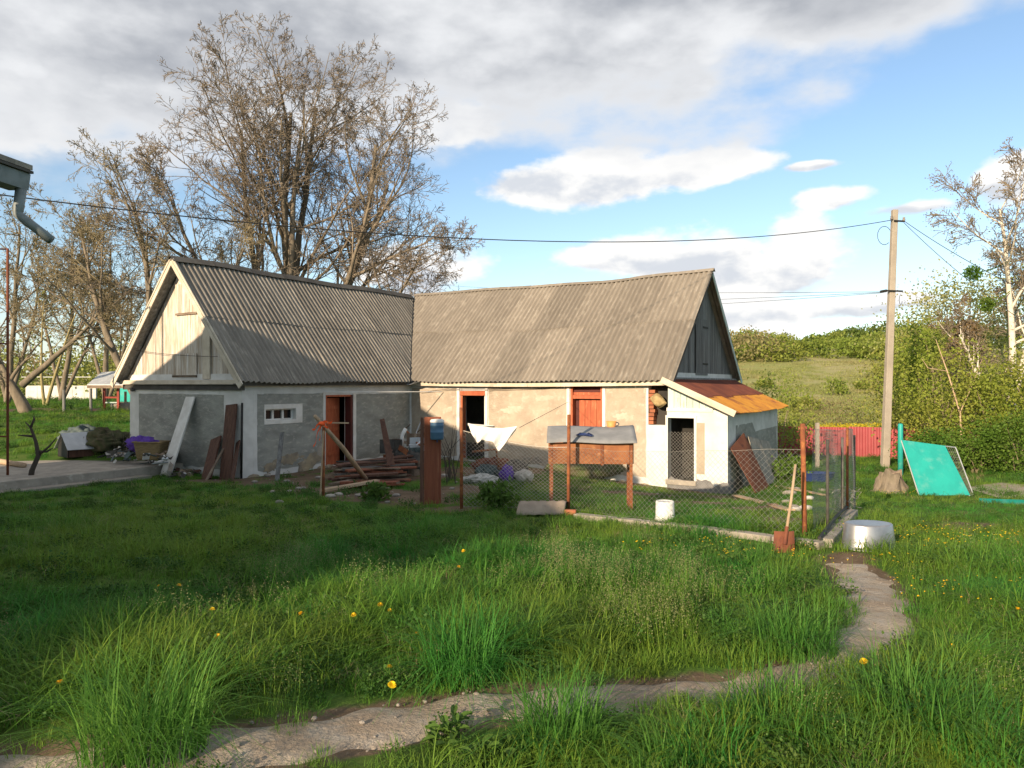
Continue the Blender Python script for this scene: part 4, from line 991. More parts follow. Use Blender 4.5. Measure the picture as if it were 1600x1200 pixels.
def hill_growth():
    # bushes strewn over the meadow, the leafy band, and the row of trees on the crest
    r = random.Random(19); i = 0
    spots = [(1160,575,70),(1232,590,62),(1262,592,64),(1195,560,88),(1180,610,50),(1305,582,80),(1345,578,85),(1152,600,54)]
    labs = ['small round bush on the meadow nearest the lean-to roof','round green bush mid-meadow, left of a pair','round green bush mid-meadow, right of a pair','bush high on the meadow edge by the gable','bush low on the meadow beside the shed roof','bush on the upper meadow near the tree band','bush on the upper meadow left of the pole','pale bush on the low meadow against the gable']
    for (px, py, Y), lab in zip(spots, labs):
        X = (px-800)/F*Y; s = .5+.3*r.random()
        bush('meadow_bush', lab, Vector((X, Y, gf(X,Y)-.1)), (1.5*s,1.3*s,1.9*s), 700, .26, LM['hill'], 100+i, group='bushes on the hillside meadow', clusters=22, stems=5, spread=.2); i += 1
    m = M(); tops = []
    def blob(m, X, Y, rx, h, n, size):
        c = Vector((X, Y, gf(X, Y)-.2)); cs = []
        for _ in range(16):
            d = rdir(r); cs.append(Vector((d.x*rx*.8, d.y*rx*.6, h*.52+d.z*h*.46)))
        for q in cs:
            for _ in range(n//16):
                p = q+Vector((r.gauss(0, rx*.25), r.gauss(0, rx*.2), r.gauss(0, h*.10)))
                if p.z > 0: leaf(m, c+p, rdir(r)+Vector((0,0,.4)), size*r.uniform(.6,1.3), r, .8)
    b1, b2, b3 = M(), M(), M()
    for k in range(46):                                      # band on the slope
        px = r.uniform(1150, 1395); Y = r.uniform(128, 168); X = (px-800)/F*Y
        blob(b1, X, Y, r.uniform(2.4,4.0), r.uniform(2.4,4.6), 420, .5)
    for k in range(14):
        px = r.uniform(1128, 1200); Y = r.uniform(130, 175); X = (px-800)/F*Y; blob(b3, X, Y, r.uniform(2.5,4), r.uniform(3.5,5.5), 320, .5)
    for k in range(44):                                      # row on the crest
        px = 1265+ k*7.5+r.uniform(-4,4); Y = r.uniform(196, 214); X = (px-800)/F*Y
        blob(b2, X, Y, r.uniform(3,4.5), r.uniform(5.0,7.2)*min(1, .45+(px-1265)/120), 380, .75)
    for b, n, mt_, lab in ((b1, 'hillside_thicket', 'hill', 'leafy green thicket across the far slope'), (b2, 'crest_wood', 'hill_dark', 'row of trees along the crest of the far hill'), (b3, 'brown_thicket', 'hill_brown', 'brown leafless thicket on the far slope beside the gable')):
        obj(n, b, LM[mt_], label=lab, cat='trees', kind='stuff')
    # left background brush and far wood, a mass behind the lawn
    b4, b5 = M(), M()
    for k in range(30):
        px = r.uniform(-160, 215); Y = r.uniform(46, 58); X = (px-800)/F*Y; blob(b4, X, Y, r.uniform(1.6,2.6), r.uniform(2.6,5.2), 420, .2)
    for k in range(50):
        Y = r.uniform(85, 130); X = r.uniform(-1.1, .1)*Y; blob(b5, X, Y, r.uniform(3,5), r.uniform(4,6.5), 240, .6)
    obj('left_brush', b4, LM['olive'], label='thin yellowish brushwood behind the left lawn', cat='brush', kind='stuff')
    obj('far_wood', b5, LM['hill_brown'], label='far brownish wood behind the farm building', cat='trees', kind='stuff')
hill_growth()

# ================================================================== UTILITY POLE AND WIRES
def sagwire(a, b, s, n=24): return [a.lerp(b, i/n)-Vector((0,0,s*4*(i/n)*(1-i/n))) for i in range(n+1)]
def build_pole():
    base = G(1382, 731); Y = base.y; top = at(1398, 328, Y); base = Vector((at(1382,731,Y).x, Y, gf(at(1382,731,Y).x, Y)))
    t = thing('utility_pole', 'tall tapered concrete utility pole leaning slightly right', 'utility pole', base)
    obj('shaft', M().bar(base-Vector((0,0,.3)), top, .235, .21, up=(0,1,0), w1=.17, t1=.16), MT['pole_concrete'], t, bevel=.02)
    u = lambda k: base.lerp(top, k)
    ca = obj('crossarm', M().bar(u(.955)+Vector((-.06,-.11,0)), u(.955)+Vector((.28,-.11,-.02)), .05, .05), MT['black'], t)
    cb = obj('crossarm', M().bar(u(.685)+Vector((-.22,-.12,.0)), u(.685)+Vector((.30,-.12,-.02)), .05, .05), MT['black'], t)
    for q in (u(.96)+Vector((-.14,-.1,0)), u(.955)+Vector((.26,-.1,.0))): obj('insulator', M().lathe([(.0,0),(.04,.0),(.05,.04),(.03,.07),(.045,.10),(.0,.13)], 10, q), MT['stone'], ca)
    obj('clamp', M().tube([u(.685)+Vector((-.22,-.12,0)), u(.683)+Vector((-.42,-.12,-.02))], .045, 8), MT['black'], cb)
    r = random.Random(2); m = M()                      # loose loops of service wire
    c = u(.90)+Vector((-.32,-.05,0)); m.tube([c+Vector((.25*math.cos(a)*.9, .02, .30*math.sin(a))) for a in np.linspace(.6, 5.4, 16)], .010, 4)
    c = u(.65)+Vector((.26,-.1,0)); m.tube([c+Vector((.05*math.cos(a), 0, .16*math.sin(a))) for a in np.linspace(1.2, 6.0, 10)], .009, 4)
    obj('wire_loop', m, MT['cable'], t)
    W = lambda nm, pts, rad, lab: obj('overhead_wire', M().tube(pts, rad, 4), MT['cable'], label=lab, cat='wire', group='overhead wires')
    a = u(.958)+Vector((-.14,-.1,0))
    W('', sagwire(a, at(-160, 283, 10.5), 0.80, 60), .011, 'long black cable sagging from pole top across the whole yard to the left')
    b = u(.955)+Vector((.26,-.1,0))
    W('', sagwire(b, at(1760, 520, 16), .25), .011, 'upper thin cable running from the pole top to the right')
    W('', sagwire(b+Vector((0,0,-.06)), at(1760, 600, 17), .35), .011, 'lower thin cable running from the pole top to the right')
    e = u(.683)+Vector((-.42,-.12,-.02))
    for k, (py, s) in enumerate(((430, .5), (462, .5), (480, .55))):
        W('', sagwire(e+Vector((0,0,-.02*k)), at(540, py, 62), s, 30), .007, ('highest', 'middle', 'lowest')[k]+' of three thin wires from the mid-pole clamp running left behind the roof')
build_pole()
def service_wires():
    # low cable slung along the eaves of the right wing, clothes-line up to the gable
    p = [HL(*WR(x, y, -.12)) for x, y in ((655,613),(700,608),(760,609),(850,606),(930,600),(985,603))]
    obj('cable', M().tube(p, .008, 4), MT['cable'], label='thin dark cable drooping along the wall under the right wing eave', cat='cable')
    obj('pipe', M().tube([HL(*WL(505,613,.06)), HL(*WR(690,612,-.10))], .014, 6), MT['white_paint'], label='thin pale pipe spanning the inner corner under the eaves', cat='pipe')
    obj('clothes_line', M().tube(sagwire(HL(-4.2,-LW-.12,3.15), HL(*WG(340,557,-.12)), .04, 10), .006, 4), MT['cable'], label='thin wire slanting across the pale boarded gable', cat='wire')
    obj('clothes_line', M().tube([at(812,668,12.0)]+[HL(*WR(888,628,-.05))], .005, 4), MT['cable'], label='thin line running from the fence up to the right wing wall', cat='wire')
    obj('wall_lamp', M().lathe([(0,0),(.05,.01),(.06,.05),(.03,.09),(0,.1)], 10, HL(*WG(207,612,-.06))).tube([HL(*WG(207,609,0)), HL(*WG(207,609,-.08))], .015, 6), MT['junk_dark'], label='small dark lamp on the left corner of the gable wall', cat='lamp')
service_wires()

# ================================================================== FENCES
def red_fence():
    a, b = at(1150, 700, 30.5), at(1404, 704, 27.5); d = (b-a); d.z = 0; L = d.length; d.normalize(); n = Vector((-d.y, d.x, 0))
    t = thing('red_fence', 'dark red profiled metal fence beyond the lean-to shed', 'fence', (a.x, a.y, gf(a.x,a.y)))
    w = 1.12; k = 0; s = 0
    while s < L+.6:
        p = a+d*s; q = a+d*(s+w-.01); zb = min(gf(p.x,p.y), gf(q.x,q.y))-.05
        def f(u, v):
            x = u*w; ph = (x/.2) % 1; h = .035*(0 if ph < .35 else ((ph-.35)/.1 if ph < .45 else (1 if ph < .85 else (1-(ph-.85)/.15))))
            c = p+d*(x)+n*(h+.004*(k % 2)); return (c.x, c.y, zb+v*1.25)
        obj('fence_sheet', M().grid(f, 44, 1, thick=.003), MT['red_fence'], t); s += w-.03; k += 1
    for s in np.arange(0, L+.5, 2.4):
        p = a+d*s+n*.09; z = gf(p.x, p.y); obj('fence_post', M().tube([(p.x,p.y,z-.2),(p.x,p.y,z+1.15)], .035, 8), MT['rust_sheet'], t)
    # yellow rape strip beyond, seen over the fence
    m = M(); r = random.Random(3)
    for _ in range(5200):
        px = r.uniform(1265, 1400); Y = r.uniform(38, 43); X = (px-800)/F*Y; z = gf(X, Y); h = r.uniform(.45,1.0)
        leaf(m, Vector((X,Y,z+h)), Vector((r.uniform(-.5,.5),r.uniform(-.5,.5),1)), .10, r, .9)
    obj('yellow_flowers', m, leafmat('rape', (.50,.42,.02), (.40,.38,.03), 1, .3), label='strip of yellow flowering plants just beyond the red fence', cat='flowers', kind='stuff')
red_fence()
def chain(m, a, b, hb, ht0, ht1, st=.075, rad=.0022, dip=0.0, cutl=None):
    """diamond wire mesh between two posts; bottom hb over ground, tops ht0/ht1"""
    d = Vector((b.x-a.x, b.y-a.y, 0)); L = d.length; d.normalize(); H = max(ht0, ht1)
    def P(s, h):
        u = s/L; x, y = a.x+d.x*s, a.y+d.y*s; g = gf(x, y); top = ht0+(ht1-ht0)*u - dip*math.sin(math.pi*u)
        return Vector((x, y, g+hb+(top-hb)*h/H)) + Vector((-d.y, d.x, 0))*(.02*math.sin(s*3+h*2))
    k = -H
    while k < L:
        for sgn in (1, -1):
            lo, hi = max(0, -k), min(H, L-k)
            if hi-lo > .02:
                pts = []
                for i in range(4):
                    h = lo+(hi-lo)*i/3; s = k+h; pts.append(P(s if sgn > 0 else L-s, h))
                m.tube(pts, rad, 3, False)
        k += st
    for h in (0, H): m.tube([P(L*i/8, h) for i in range(9)], rad*1.3, 3, False)
FP = {}
def yard_fence():
    base = G(888, 800); t = thing('chain_link_fence', 'sagging chain-link fence on rusty posts around the yard', 'fence', base)
    spec = {'a': (505, 776, 108), 'b': (721, 795, 158), 'c': (888, 800, 152), 'd': (1258, 846, 184)}
    for k, (px, py, h) in spec.items():
        p = G(px, py); hh = h/F*p.y; FP[k] = (p, hh); ln = {'a': .01, 'b': 0, 'c': .01, 'd': -.03}[k]
        obj('fence_post', M().tube([p-Vector((0,0,.2)), p+Vector((ln,0,hh))], .028 if k != 'd' else .030, 10), MT['rust'], t, smooth=True)
    p0 = G(377, 748); obj('fence_post', M().tube([p0-Vector((0,0,.2)), p0+Vector((.02,0,118/F*p0.y))], .027, 10), MT['black'], t, smooth=True)
    back = [(1293, 838, 688), (1316, 815, 684), (1324, 806, 668), (1335, 796, 680)]
    BP = []
    for px, py, ty in back:
        p = G(px, py); hh = (py-ty)/F*p.y; BP.append((p, hh)); obj('fence_post', M().tube([p-Vector((0,0,.2)), p+Vector((.0,0,hh))], .020, 8), MT['rust' if px == 1324 else 'junk_dark'], t, smooth=True)
    m = M(); chain(m, FP['b'][0], FP['c'][0], .03, 1.32, 1.05, dip=.08, rad=.0028); obj('wire_mesh', m, MT['wire'], t, kind='stuff')
    m = M(); chain(m, FP['c'][0], FP['d'][0], .05, 1.05, 1.1, st=.085, rad=.0015, dip=.05); obj('wire_mesh', m, MT['wire'], t, kind='stuff')
    q = BP[3][0]; m = M(); chain(m, FP['d'][0]+Vector((.25,.35,0)), q, .02, 1.35, 1.35, st=.075, rad=.0018); obj('wire_mesh', m, mat('old_wire', (.30,.32,.29), rough=.6, metal=.4), t, kind='stuff')
    # crumpled end of the mesh at the foot of the last post
    m = M(); r = random.Random(6)
    for _ in range(60):
        c = G(1322, 805)+Vector((r.uniform(-.12,.12), r.uniform(-.2,.2), r.uniform(.02,.40))); m.tube([c, c+rdir(r)*.10, c+rdir(r)*.14], .004, 3, False)
    obj('mesh_tangle', m, MT['wire'], t, kind='stuff')
    # concrete strip under the fence, laid in lengths
    kerb = [(900,810),(1000,822),(1090,831),(1210,848),(1285,858)]
    for i, ((x0,y0),(x1,y1)) in enumerate(zip(kerb[:-1], kerb[1:])):
        a, b = G(x0,y0), G(x1,y1); obj('kerb_block', M().bar(a+(b-a)*.01+Vector((0,0,.0)), b-(b-a)*.01+Vector((0,0,.0)), .16, .16), MT['concrete'], label=('first','second','third','last')[i]+' length of low concrete kerb under the yard fence, counted from the bent slate', cat='kerb', group='kerb lengths under the yard fence', bevel=.012)
    a, b = G(1290,856), G(1332,806); obj('kerb_block', M().bar(a, b, .16, .2), MT['concrete'], label='concrete kerb running back beside the washtub', cat='kerb', group='kerb lengths under the yard fence', bevel=.012)
    a, b = G(1281,856), G(1327,800); obj('pipe', M().tube([a+Vector((-.03,-.06,.12)), a.lerp(b,.4)+Vector((0,-.03,.17)), b+Vector((0,0,.12))], .022, 8), MT['black'], label='black pipe lying along the kerb corner by the washtub', cat='pipe')
yard_fence()
def picket_fence():
    a, b = at(1482, 722, 22.4), at(1640, 724, 22.0); t = thing('picket_fence', 'dark weathered picket fence half hidden under the right-hand bushes', 'fence', (a.x,a.y,gf(a.x,a.y)))
    n = 30; r = random.Random(5)
    for k in range(n):
        p = a.lerp(b, k/(n-1)); z = gf(p.x,p.y); h = r.uniform(.70,.95)
        obj('picket', M().bar((p.x,p.y,z-.1),(p.x+r.uniform(-.03,.03),p.y,z+h), .07, .018, up=(0,1,0)), MT['pale_wood'] if k in (2,3,9,16,17,24) else MT['old_wood'], t)
    for h in (.25,.65):
        obj('rail', M().bar((a.x,a.y+.03,gf(a.x,a.y)+h),(b.x,b.y+.03,gf(b.x,b.y)+h), .03,.06), MT['old_wood'], t)
picket_fence()

# ================================================================== RIGHT SIDE THINGS
def right_things():
    # turquoise post and the leaning turquoise sheet in its frame
    p = G(1407, 742); obj('teal_post', M().tube([p-Vector((0,0,.2)), p+Vector((.0,0,78/F*p.y)), p+Vector((0,0,80/F*p.y))], [.075,.07,.05], 14), MT['teal'], label='thick turquoise post beside the leaning panel', cat='post', smooth=True)
    bl, br = G(1437, 774), G(1515, 776); Y = br.y; bl = Vector((at(1437,774,Y).x, Y, bl.z+.02)); br = Vector((at(1515,776,Y).x, Y, br.z+.02))
    tl = at(1409, 688, Y+.75); tr = at(1476, 697, Y+.75)
    t = thing('turquoise_panel', 'large turquoise sheet panel leaning back in a wire frame', 'panel', bl)
    n = (br-bl).cross(tl-bl).normalized()
    obj('sheet', M().slab([bl, br, tr, tl], n*.02), MT['teal'], t)
    fr = [(bl,tl),(tl,tr),(tr,br)]
    for a, b in fr: obj('frame_bar', M().tube([a-n*.02, b-n*.02], .015, 6), MT['tin'], t)
    tr2, br2 = at(1493, 699, Y+.9), Vector((at(1521,765,Y+.35).x, Y+.35, gf(at(1521,765,Y+.35).x, Y+.35)))
    for a, b in ((tr,tr2),(tr2,br2),(br2,br)): obj('frame_bar', M().tube([a, b], .013, 6), MT['tin'], t)
    m = M()
    for k in range(1, 9):
        u = k/9; m.tube([tr.lerp(br,u), tr2.lerp(br2,u)], .004, 3, False)
        if k < 5: m.tube([tr.lerp(tr2,k/5), br.lerp(br2,k/5)], .004, 3, False)
    obj('frame_mesh', m, MT['wire'], t, kind='stuff')
    a, b = G(1532,786), G(1640,792); obj('teal_plank', M().bar(a+Vector((0,0,.04)), b+Vector((0,0,.05)), .05, .12), MT['teal'], label='low turquoise plank lying at the edge of the driveway', cat='plank')
    # stump
    p = G(1392, 768); r = random.Random(4); m = M()
    def f(u, v):
        th = u*2*math.pi; k = 1+.07*math.sin(3*th+1)+.22*mnoise.noise(Vector((math.cos(th)*2.2,math.sin(th)*2.2,v*2.5)))+.10*mnoise.noise(Vector((math.cos(th)*7,math.sin(th)*7,v*4))); rad = (.50-.26*v**.6+.03*mnoise.noise(Vector((u*9,v*3,0))))*k
        return (p.x+rad*math.cos(th), p.y+rad*math.sin(th)*.9, p.z-.05+.52*v*(1+.12*math.sin(2*th)+.10*math.sin(5*th+1)))
    st = thing('tree_stump', 'wide rough tree stump at the foot of the utility pole', 'stump', p); obj('bark', m.grid(f, 40, 6), MT['bark'], st)
    m = M(); vs = [f(i/40, 1) for i in range(40)]; m.add(vs+[(p.x,p.y,p.z+.42)], [(i,(i+1)%40,40) for i in range(40)]); obj('cut_face', m, MT['old_wood'], st)
    # galvanised washtub upside down
    p = G(1357, 857); w = 40/F*p.y; h = 40/F*p.y; t = thing('washtub', 'upturned galvanised oval washtub on the grass beside the fence corner', 'washtub', p)
    obj('body', M().lathe([(w*1.04,.0),(w*1.05,.015),(w*1.02,.02),(w*.99,h*.3),(w*.90,h*.94),(w*.86,h),(w*.80,h*1.0),(w*.6,h*.985),(0,h*.98)], 48, p, 1, .72), MT['galv'], t, smooth=True)
    obj('rim', M().tube([(p.x+w*1.05*math.cos(a), p.y+w*1.05*.72*math.sin(a), p.z+.012) for a in np.linspace(0, 2*math.pi, 40)], .011, 6, False), MT['galv'], t, smooth=True)
    # white bucket upside down
    p = G(1039, 813); w = 15/F*p.y; h = 30/F*p.y; t = thing('bucket', 'upturned white plastic bucket on the grass in front of the lean-to', 'bucket', p)
    obj('body', M().lathe([(w*1.0,0),(w*1.0,.03),(w*.965,.032),(w*.95,h*.95),(w*.91,h),(w*.8,h*1.0),(w*.78,h*.985),(0,h*.985)], 32, p), MT['white_plastic'], t, smooth=True)
    obj('rim', M().tube([(p.x+w*1.02*math.cos(a), p.y+w*1.02*math.sin(a), p.z+.012) for a in np.linspace(0, 2*math.pi, 30)], .008, 6, False), MT['white_plastic'], t, smooth=True)
    # shovel stuck by the fence
    p = G(1225, 864); top = Vector((at(1243,726,p.y+.2).x, p.y+.2, at(1243,726,p.y+.2).z)); t = thing('shovel', 'rusty square shovel with long wooden handle standing at the fence corner', 'shovel', p)
    s0 = p+Vector((.02,.0,.19)); d = (top-s0).normalized()
    obj('handle', M().tube([s0-d*.05, s0.lerp(top,.5)+Vector((.006,0,0)), top], [.017,.016,.015], 8), MT['pale_wood'], t, smooth=True)
    def f(u, v):
        x = (u-.5)*2; return (p.x+x*.125*(1-.10*v)+.02*v, p.y+.03*x*x-.03+.05*v, p.z-.04+.27*v-.0*abs(x))
    obj('blade', M().grid(f, 8, 5, thick=.004), MT['rust_sheet'], t); obj('socket', M().tube([s0-d*.10, s0+d*.10], [.022,.02], 8), MT['rust_sheet'], t)
    # sheet of rusty metal and broken plaster boards leaning on the shed side
    SX = lambda px, py, o=0: plane_hit(px, py, E1, XS1+o)
    def lean(name, quad, mt, label, thick=.012, cat='sheet'):
        m = M(); P = [HL(*q) for q in quad]; n = (P[1]-P[0]).cross(P[3]-P[0]).normalized(); m.slab(P, n*-thick); return obj(name, m, mt, label=label, cat=cat)
    lz = lambda x, y: gf(*HL(x,y,0)[:2])
    lean('rusty_sheet', [(XS1+.58,.35,lz(XS1+.58,.35)+.0),(XS1+.62,1.7,lz(XS1+.6,1.7)),(XS1+.10,1.15,1.02),(XS1+.08,-.02,.72)], MT['rust_sheet'], 'curved rusty metal sheet leaning on the lean-to side wall')
    lean('plaster_board', [(XS1+.45,1.9,lz(XS1+.4,1.9)),(XS1+.5,3.0,lz(XS1+.4,3)),(XS1+.08,2.9,.75),(XS1+.06,1.75,.9)], MT['concrete'], 'tall broken plaster board leaning behind the rusty sheet', .02, 'board')
    lean('plaster_board', [(XS1+.40,3.1,lz(XS1+.4,3.1)),(XS1+.42,4.4,lz(XS1+.4,4.4)),(XS1+.06,4.2,.6),(XS1+.05,3.15,.72)], MT['concrete'], 'farther broken plaster board leaning on the lean-to side wall', .02, 'board')
    # grey post and navy barrel beyond the yard
    p = G(1277, 733); obj('concrete_post', M().bar(p-Vector((0,0,.2)), p+Vector((0,0,72/F*p.y)), .10, .10, up=(0,1,0)), MT['pole_concrete'], label='thin grey concrete post in front of the red fence', cat='post')
    p = G(1277, 752); t = thing('navy_trough', 'dark blue plastic tub lying in the shade behind the yard', 'tub', p)
    obj('body', M().lathe([(.30,0),(.36,.22),(.38,.23),(.34,.22),(.28,.03),(0,.03)], 24, p, 1.3, .8), MT['navy'], t, smooth=True)
    # weathered boards on the ground by the shed
    for i, (x0,y0,x1,y1,w,mt,lab) in enumerate([(1150,776,1235,800,.16,'pale_wood','pale board on the ground below the rusty sheet'),(1215,762,1290,776,.14,'pale_wood','pale board lying farther back behind the shovel'),(1170,786,1210,792,.12,'old_wood','short dark board near the lean-to corner')]):
        a, b = G(x0,y0), G(x1,y1); obj('board', M().bar(a+Vector((0,0,.03)), b+Vector((0,0,.035)), w, .03), MT[mt], label=lab, cat='board')
    r = random.Random(8)
    for i in range(9):
        p = G(r.uniform(1225,1310), r.uniform(765,800)); k = r.uniform(.06,.13); m = M()
        m.grid(lambda u, v: (p.x+k*1.3*math.cos(u*6.283)*math.sin(v*3.1416)*(1+.15*math.sin(u*19)), p.y+k*math.sin(u*6.283)*math.sin(v*3.1416), p.z+k*.35-k*.6*math.cos(v*3.1416)), 9, 5)
        obj('rubble', m, MT['stone'] if i % 3 else MT['sack'], label='small lump of rubble on the ground behind the shovel', cat='rubble', group='rubble behind the shovel')
    # earth-and-board patch
right_things()

# ================================================================== MIDDLE OF THE YARD
def feeder():
    fy = FP['c'][0].y+.22; fr = Vector((at(986,0,fy).x, fy, 0)); fl = Vector((at(861,0,fy+.10).x, fy+.10, 0))
    dx = (fr-fl); yaw = math.atan2(dx.y, dx.x); L = math.hypot(dx.x, dx.y); base = Vector((fl.x, fl.y, gf(fl.x, fl.y)))
    t = thing('feed_rack', 'rusty raised feed box on four legs with a bent slate sheet on top', 'feeder', base, yaw, local=True)
    D = .55; gl = lambda x, y: gf(base.x+math.cos(yaw)*x-math.sin(yaw)*y, base.y+math.sin(yaw)*x+math.cos(yaw)*y)-base.z
    zb = HC-120/F*fl.y-base.z-.12; zb0 = zb+.12-.02
    top = HC-90/F*fl.y-base.z; bot = HC-124/F*fl.y-base.z
    for x in (0, L):
        for y in (0, D): obj('leg', M().box(x-.025, y-.025, gl(x,y)-.12, x+.025, y+.025, top-.01), MT['rust'], t)
    for i, (x0, x1) in enumerate(((.03, L*.62), (L*.66, L-.03))): obj('side_panel', M().box(x0, -.035, bot, x1, -.01, top-.02), MT['ply_orange'], t)
    obj('side_panel', M().box(.03, D+.01, bot, L-.03, D+.035, top-.02), MT['ply_orange'], t); obj('side_panel', M().box(-.045, .03, bot, -.027, D-.03, top-.02), MT['ply_orange'], t); obj('side_panel', M().box(L+.027, .03, bot, L+.045, D-.03, top-.02), MT['ply_orange'], t)
    obj('box_floor', M().box(.03, .03, bot, L-.03, D-.03, bot+.02), MT['ply_orange'], t)
    obj('mullion', M().box(L*.62+.002, -.045, bot-.02, L*.66-.002, -.012, top-.01), MT['rust'], t)
    zt_ = HC-60/F*(fl.y+D)-base.z
    def f(u, v):
        x = -.07+(L+.16)*u; y = -.14+(D+.22)*v; return (x, y, top-.01+(zt_-top-.05)*min(v*1.35,1)**.8 + .012*math.sin(u*7)+.01*math.sin(u*3+v*4))
    obj('slate_top', M().grid(f, 20, 8, thick=.008), mat('pale_slate', (.25,.26,.27), (.19,.20,.21), 3, rough=.9, bump=.3), t, smooth=True)
    W = lambda x, y, z: t.location + Matrix.Rotation(yaw, 3, 'Z') @ Vector((x, y, z))
    def on(u, v, dz=0): q = f(u, v); return W(q[0], q[1], q[2]+dz)
    m = M(); c = on(.42, .22, .03)
    for k in range(3): m.tube([c+Vector((.13*math.cos(a)*(1-.2*k), .06*math.sin(a)+.03*math.sin(3*a+k), .012*k+.008*math.sin(2*a+k)-.01)) for a in np.linspace(0, 6.283, 18)], .010, 6, False)
    obj('rope_coil', m, MT['navy'], label='dark blue coil of rope lying on the slate top', cat='rope')
    c = on(.745, .9, -.0); t2 = thing('mug', 'orange enamel mug on the far edge of the slate top', 'mug', c)
    obj('body', M().lathe([(.07,0),(.09,.10),(.085,.10),(.065,.01),(0,.01)], 20, c), mat('orange_enamel', (.72,.30,.10), rough=.5), t2, smooth=True)
    obj('handle', M().tube([c+Vector((.08+.05*math.sin(a), 0, .05+.03*math.cos(a))) for a in np.linspace(0,3.14,8)], .009, 6), mat('dark_enamel', (.05,.05,.07), rough=.5), t2, smooth=True)
feeder()
def washboard():
    p = G(674, 788); w = 27/F*p.y; h = 136/F*p.y
    t = thing('washstand_board', 'tall red-brown wooden board standing upright in the dirt yard', 'board', p)
    obj('board', M().box(p.x-w*.42, p.y, p.z-.15, p.x+w*.55, p.y+.05, p.z+h), MT['red_board'], t, bevel=.006)
    obj('side_board', M().slab([(p.x-w*.43,p.y+.0,p.z-.15),(p.x-w*.43-.075,p.y+.16,p.z-.15),(p.x-w*.43-.06,p.y+.16,p.z+h-.01),(p.x-w*.43,p.y+.0,p.z+h-.02)], (-.02,-.01,0)), MT['brown_board'], t)
    c = Vector((at(683,0,p.y-.1).x, p.y-.105, HC-86/F*p.y)); w = 10.5/F*p.y
    q = thing('hand_washer', 'blue plastic hanging hand-washer with white lid on the red-brown board', 'washer', c)
    obj('tank', M().lathe([(0,0),(w*.92,.0),(w,.03),(w,.12),(w*1.03,.125),(w*1.03,.135),(w,.14),(w,.24),(w*1.03,.245),(w*1.03,.255),(w,.26),(w,.30),(w*.95,.31)], 28, c), MT['blue_plastic'], q, smooth=True)
    obj('lid', M().lathe([(w*1.05,.305),(w*1.05,.33),(w*.9,.355),(0,.365)], 28, c), MT['white_plastic'], q, smooth=True)
    obj('tap', M().tube([c+Vector((0,0,.01)), c-Vector((0,0,.05))], .013, 8), MT['navy'], q); obj('hook', M().bar(c+Vector((0,.08,.28)), c+Vector((0,.11,.28)), .05, .03), MT['navy'], q)
washboard()
def bent_slate():
    a, b = G(806, 808), G(883, 811); Y = a.y
    def f(u, v):
        x = (a.x-.0)+(b.x-a.x)*u+.03*v; t = math.pi*(.20+.62*v); rr = .40
        return (x+.10*v, Y+.30+.22*u-rr*math.cos(t), gf(x,Y)+.0+rr*.95*(math.sin(t)-.50)+.006*math.sin(u*30))
    obj('bent_slate_sheet', M().grid(f, 24, 16, thick=.009), mat('warm_slate', (.36,.30,.235), (.28,.23,.18), 4, rough=.95, bump=.5, c3=(.22,.19,.15), s3=7), label='half-round bent slate sheet lying in front of the fence post', cat='slate sheet', smooth=True)
    p = G(890, 806); t = random.Random(1); m = M()
    obj('brick', M().bar(p+Vector((-.08,0,.05)), p+Vector((.10,-.04,.05)), .10, .09), MT['brick'], label='broken red brick at the foot of the second fence post', cat='brick', bevel=.01)
bent_slate()
def cloth():
    Y0 = FP['b'][0]; Y1 = FP['c'][0]
    def P(px, py, o=0):
        u = (px-721)/(888-721.); Y = Y0.y+(Y1.y-Y0.y)*u+o; return at(px, py, Y)
    top = [(731,661),(745,665),(765,668),(785,669),(808,666)]
    bot = [(737,678),(746,693),(752,688),(770,690),(779,706),(806,672)]
    m = M()
    def f(u, v):
        k = u*4; i = min(int(k), 3); fx = k-i; tx = top[i][0]+(top[i+1][0]-top[i][0])*fx; ty = top[i][1]+(top[i+1][1]-top[i][1])*fx
        k = u*5; i = min(int(k), 4); fx = k-i; bx = bot[i][0]+(bot[i+1][0]-bot[i][0])*fx; by = bot[i][1]+(bot[i+1][1]-bot[i][1])*fx
        return P(tx+(bx-tx)*v, ty+(by-ty)*v, -.05+.04*math.sin(u*24+v*3)*v+.02*math.sin(u*9))
    obj('white_cloth', m.grid(f, 36, 10, thick=.003), MT['cloth_white'], label='torn white cloth hung over the chain-link fence', cat='cloth', smooth=True)
    def f2(u, v): return P(731+42*u, 662+3*u+4*v, .05+.10*v+.05*math.sin(u*8)*v)
    obj('cloth_fold', M().grid(f2, 12, 3, thick=.003), MT['cloth_white'], bpy.data.objects['white_cloth'], smooth=True)
cloth()
def lump(name, c, rx, ry, rz, mt, label, cat, seed=0, group=None, rough=.18, parent=None):
    r = random.Random(seed); ph = [r.uniform(0,6) for _ in range(6)]; m = M()
    def f(u, v):
        a = u*2*math.pi; b = v*math.pi; k = 1+rough*(math.sin(3*a+ph[0])*math.sin(2*b+ph[1])+.6*math.sin(7*a+ph[2])*math.sin(5*b+ph[3])+.4*math.sin(11*a+ph[4]+4*b))
        k += rough*1.3*(mnoise.noise(Vector((math.cos(a)*math.sin(b), math.sin(a)*math.sin(b), math.cos(b)))*3.2+Vector((seed,0,0)))) + rough*.9*mnoise.noise(Vector((math.cos(a)*math.sin(b), math.sin(a)*math.sin(b), math.cos(b)))*8+Vector((seed,0,0)))
        z = -math.cos(b)*rz*k
        return (c[0]+rx*k*math.cos(a)*math.sin(b), c[1]+ry*k*math.sin(a)*math.sin(b), c[2]+rz*.8+z)
    return obj(name, m.grid(f, 44, 26), MT[mt] if isinstance(mt, str) else mt, parent, label=label, cat=cat, group=group, smooth=True)
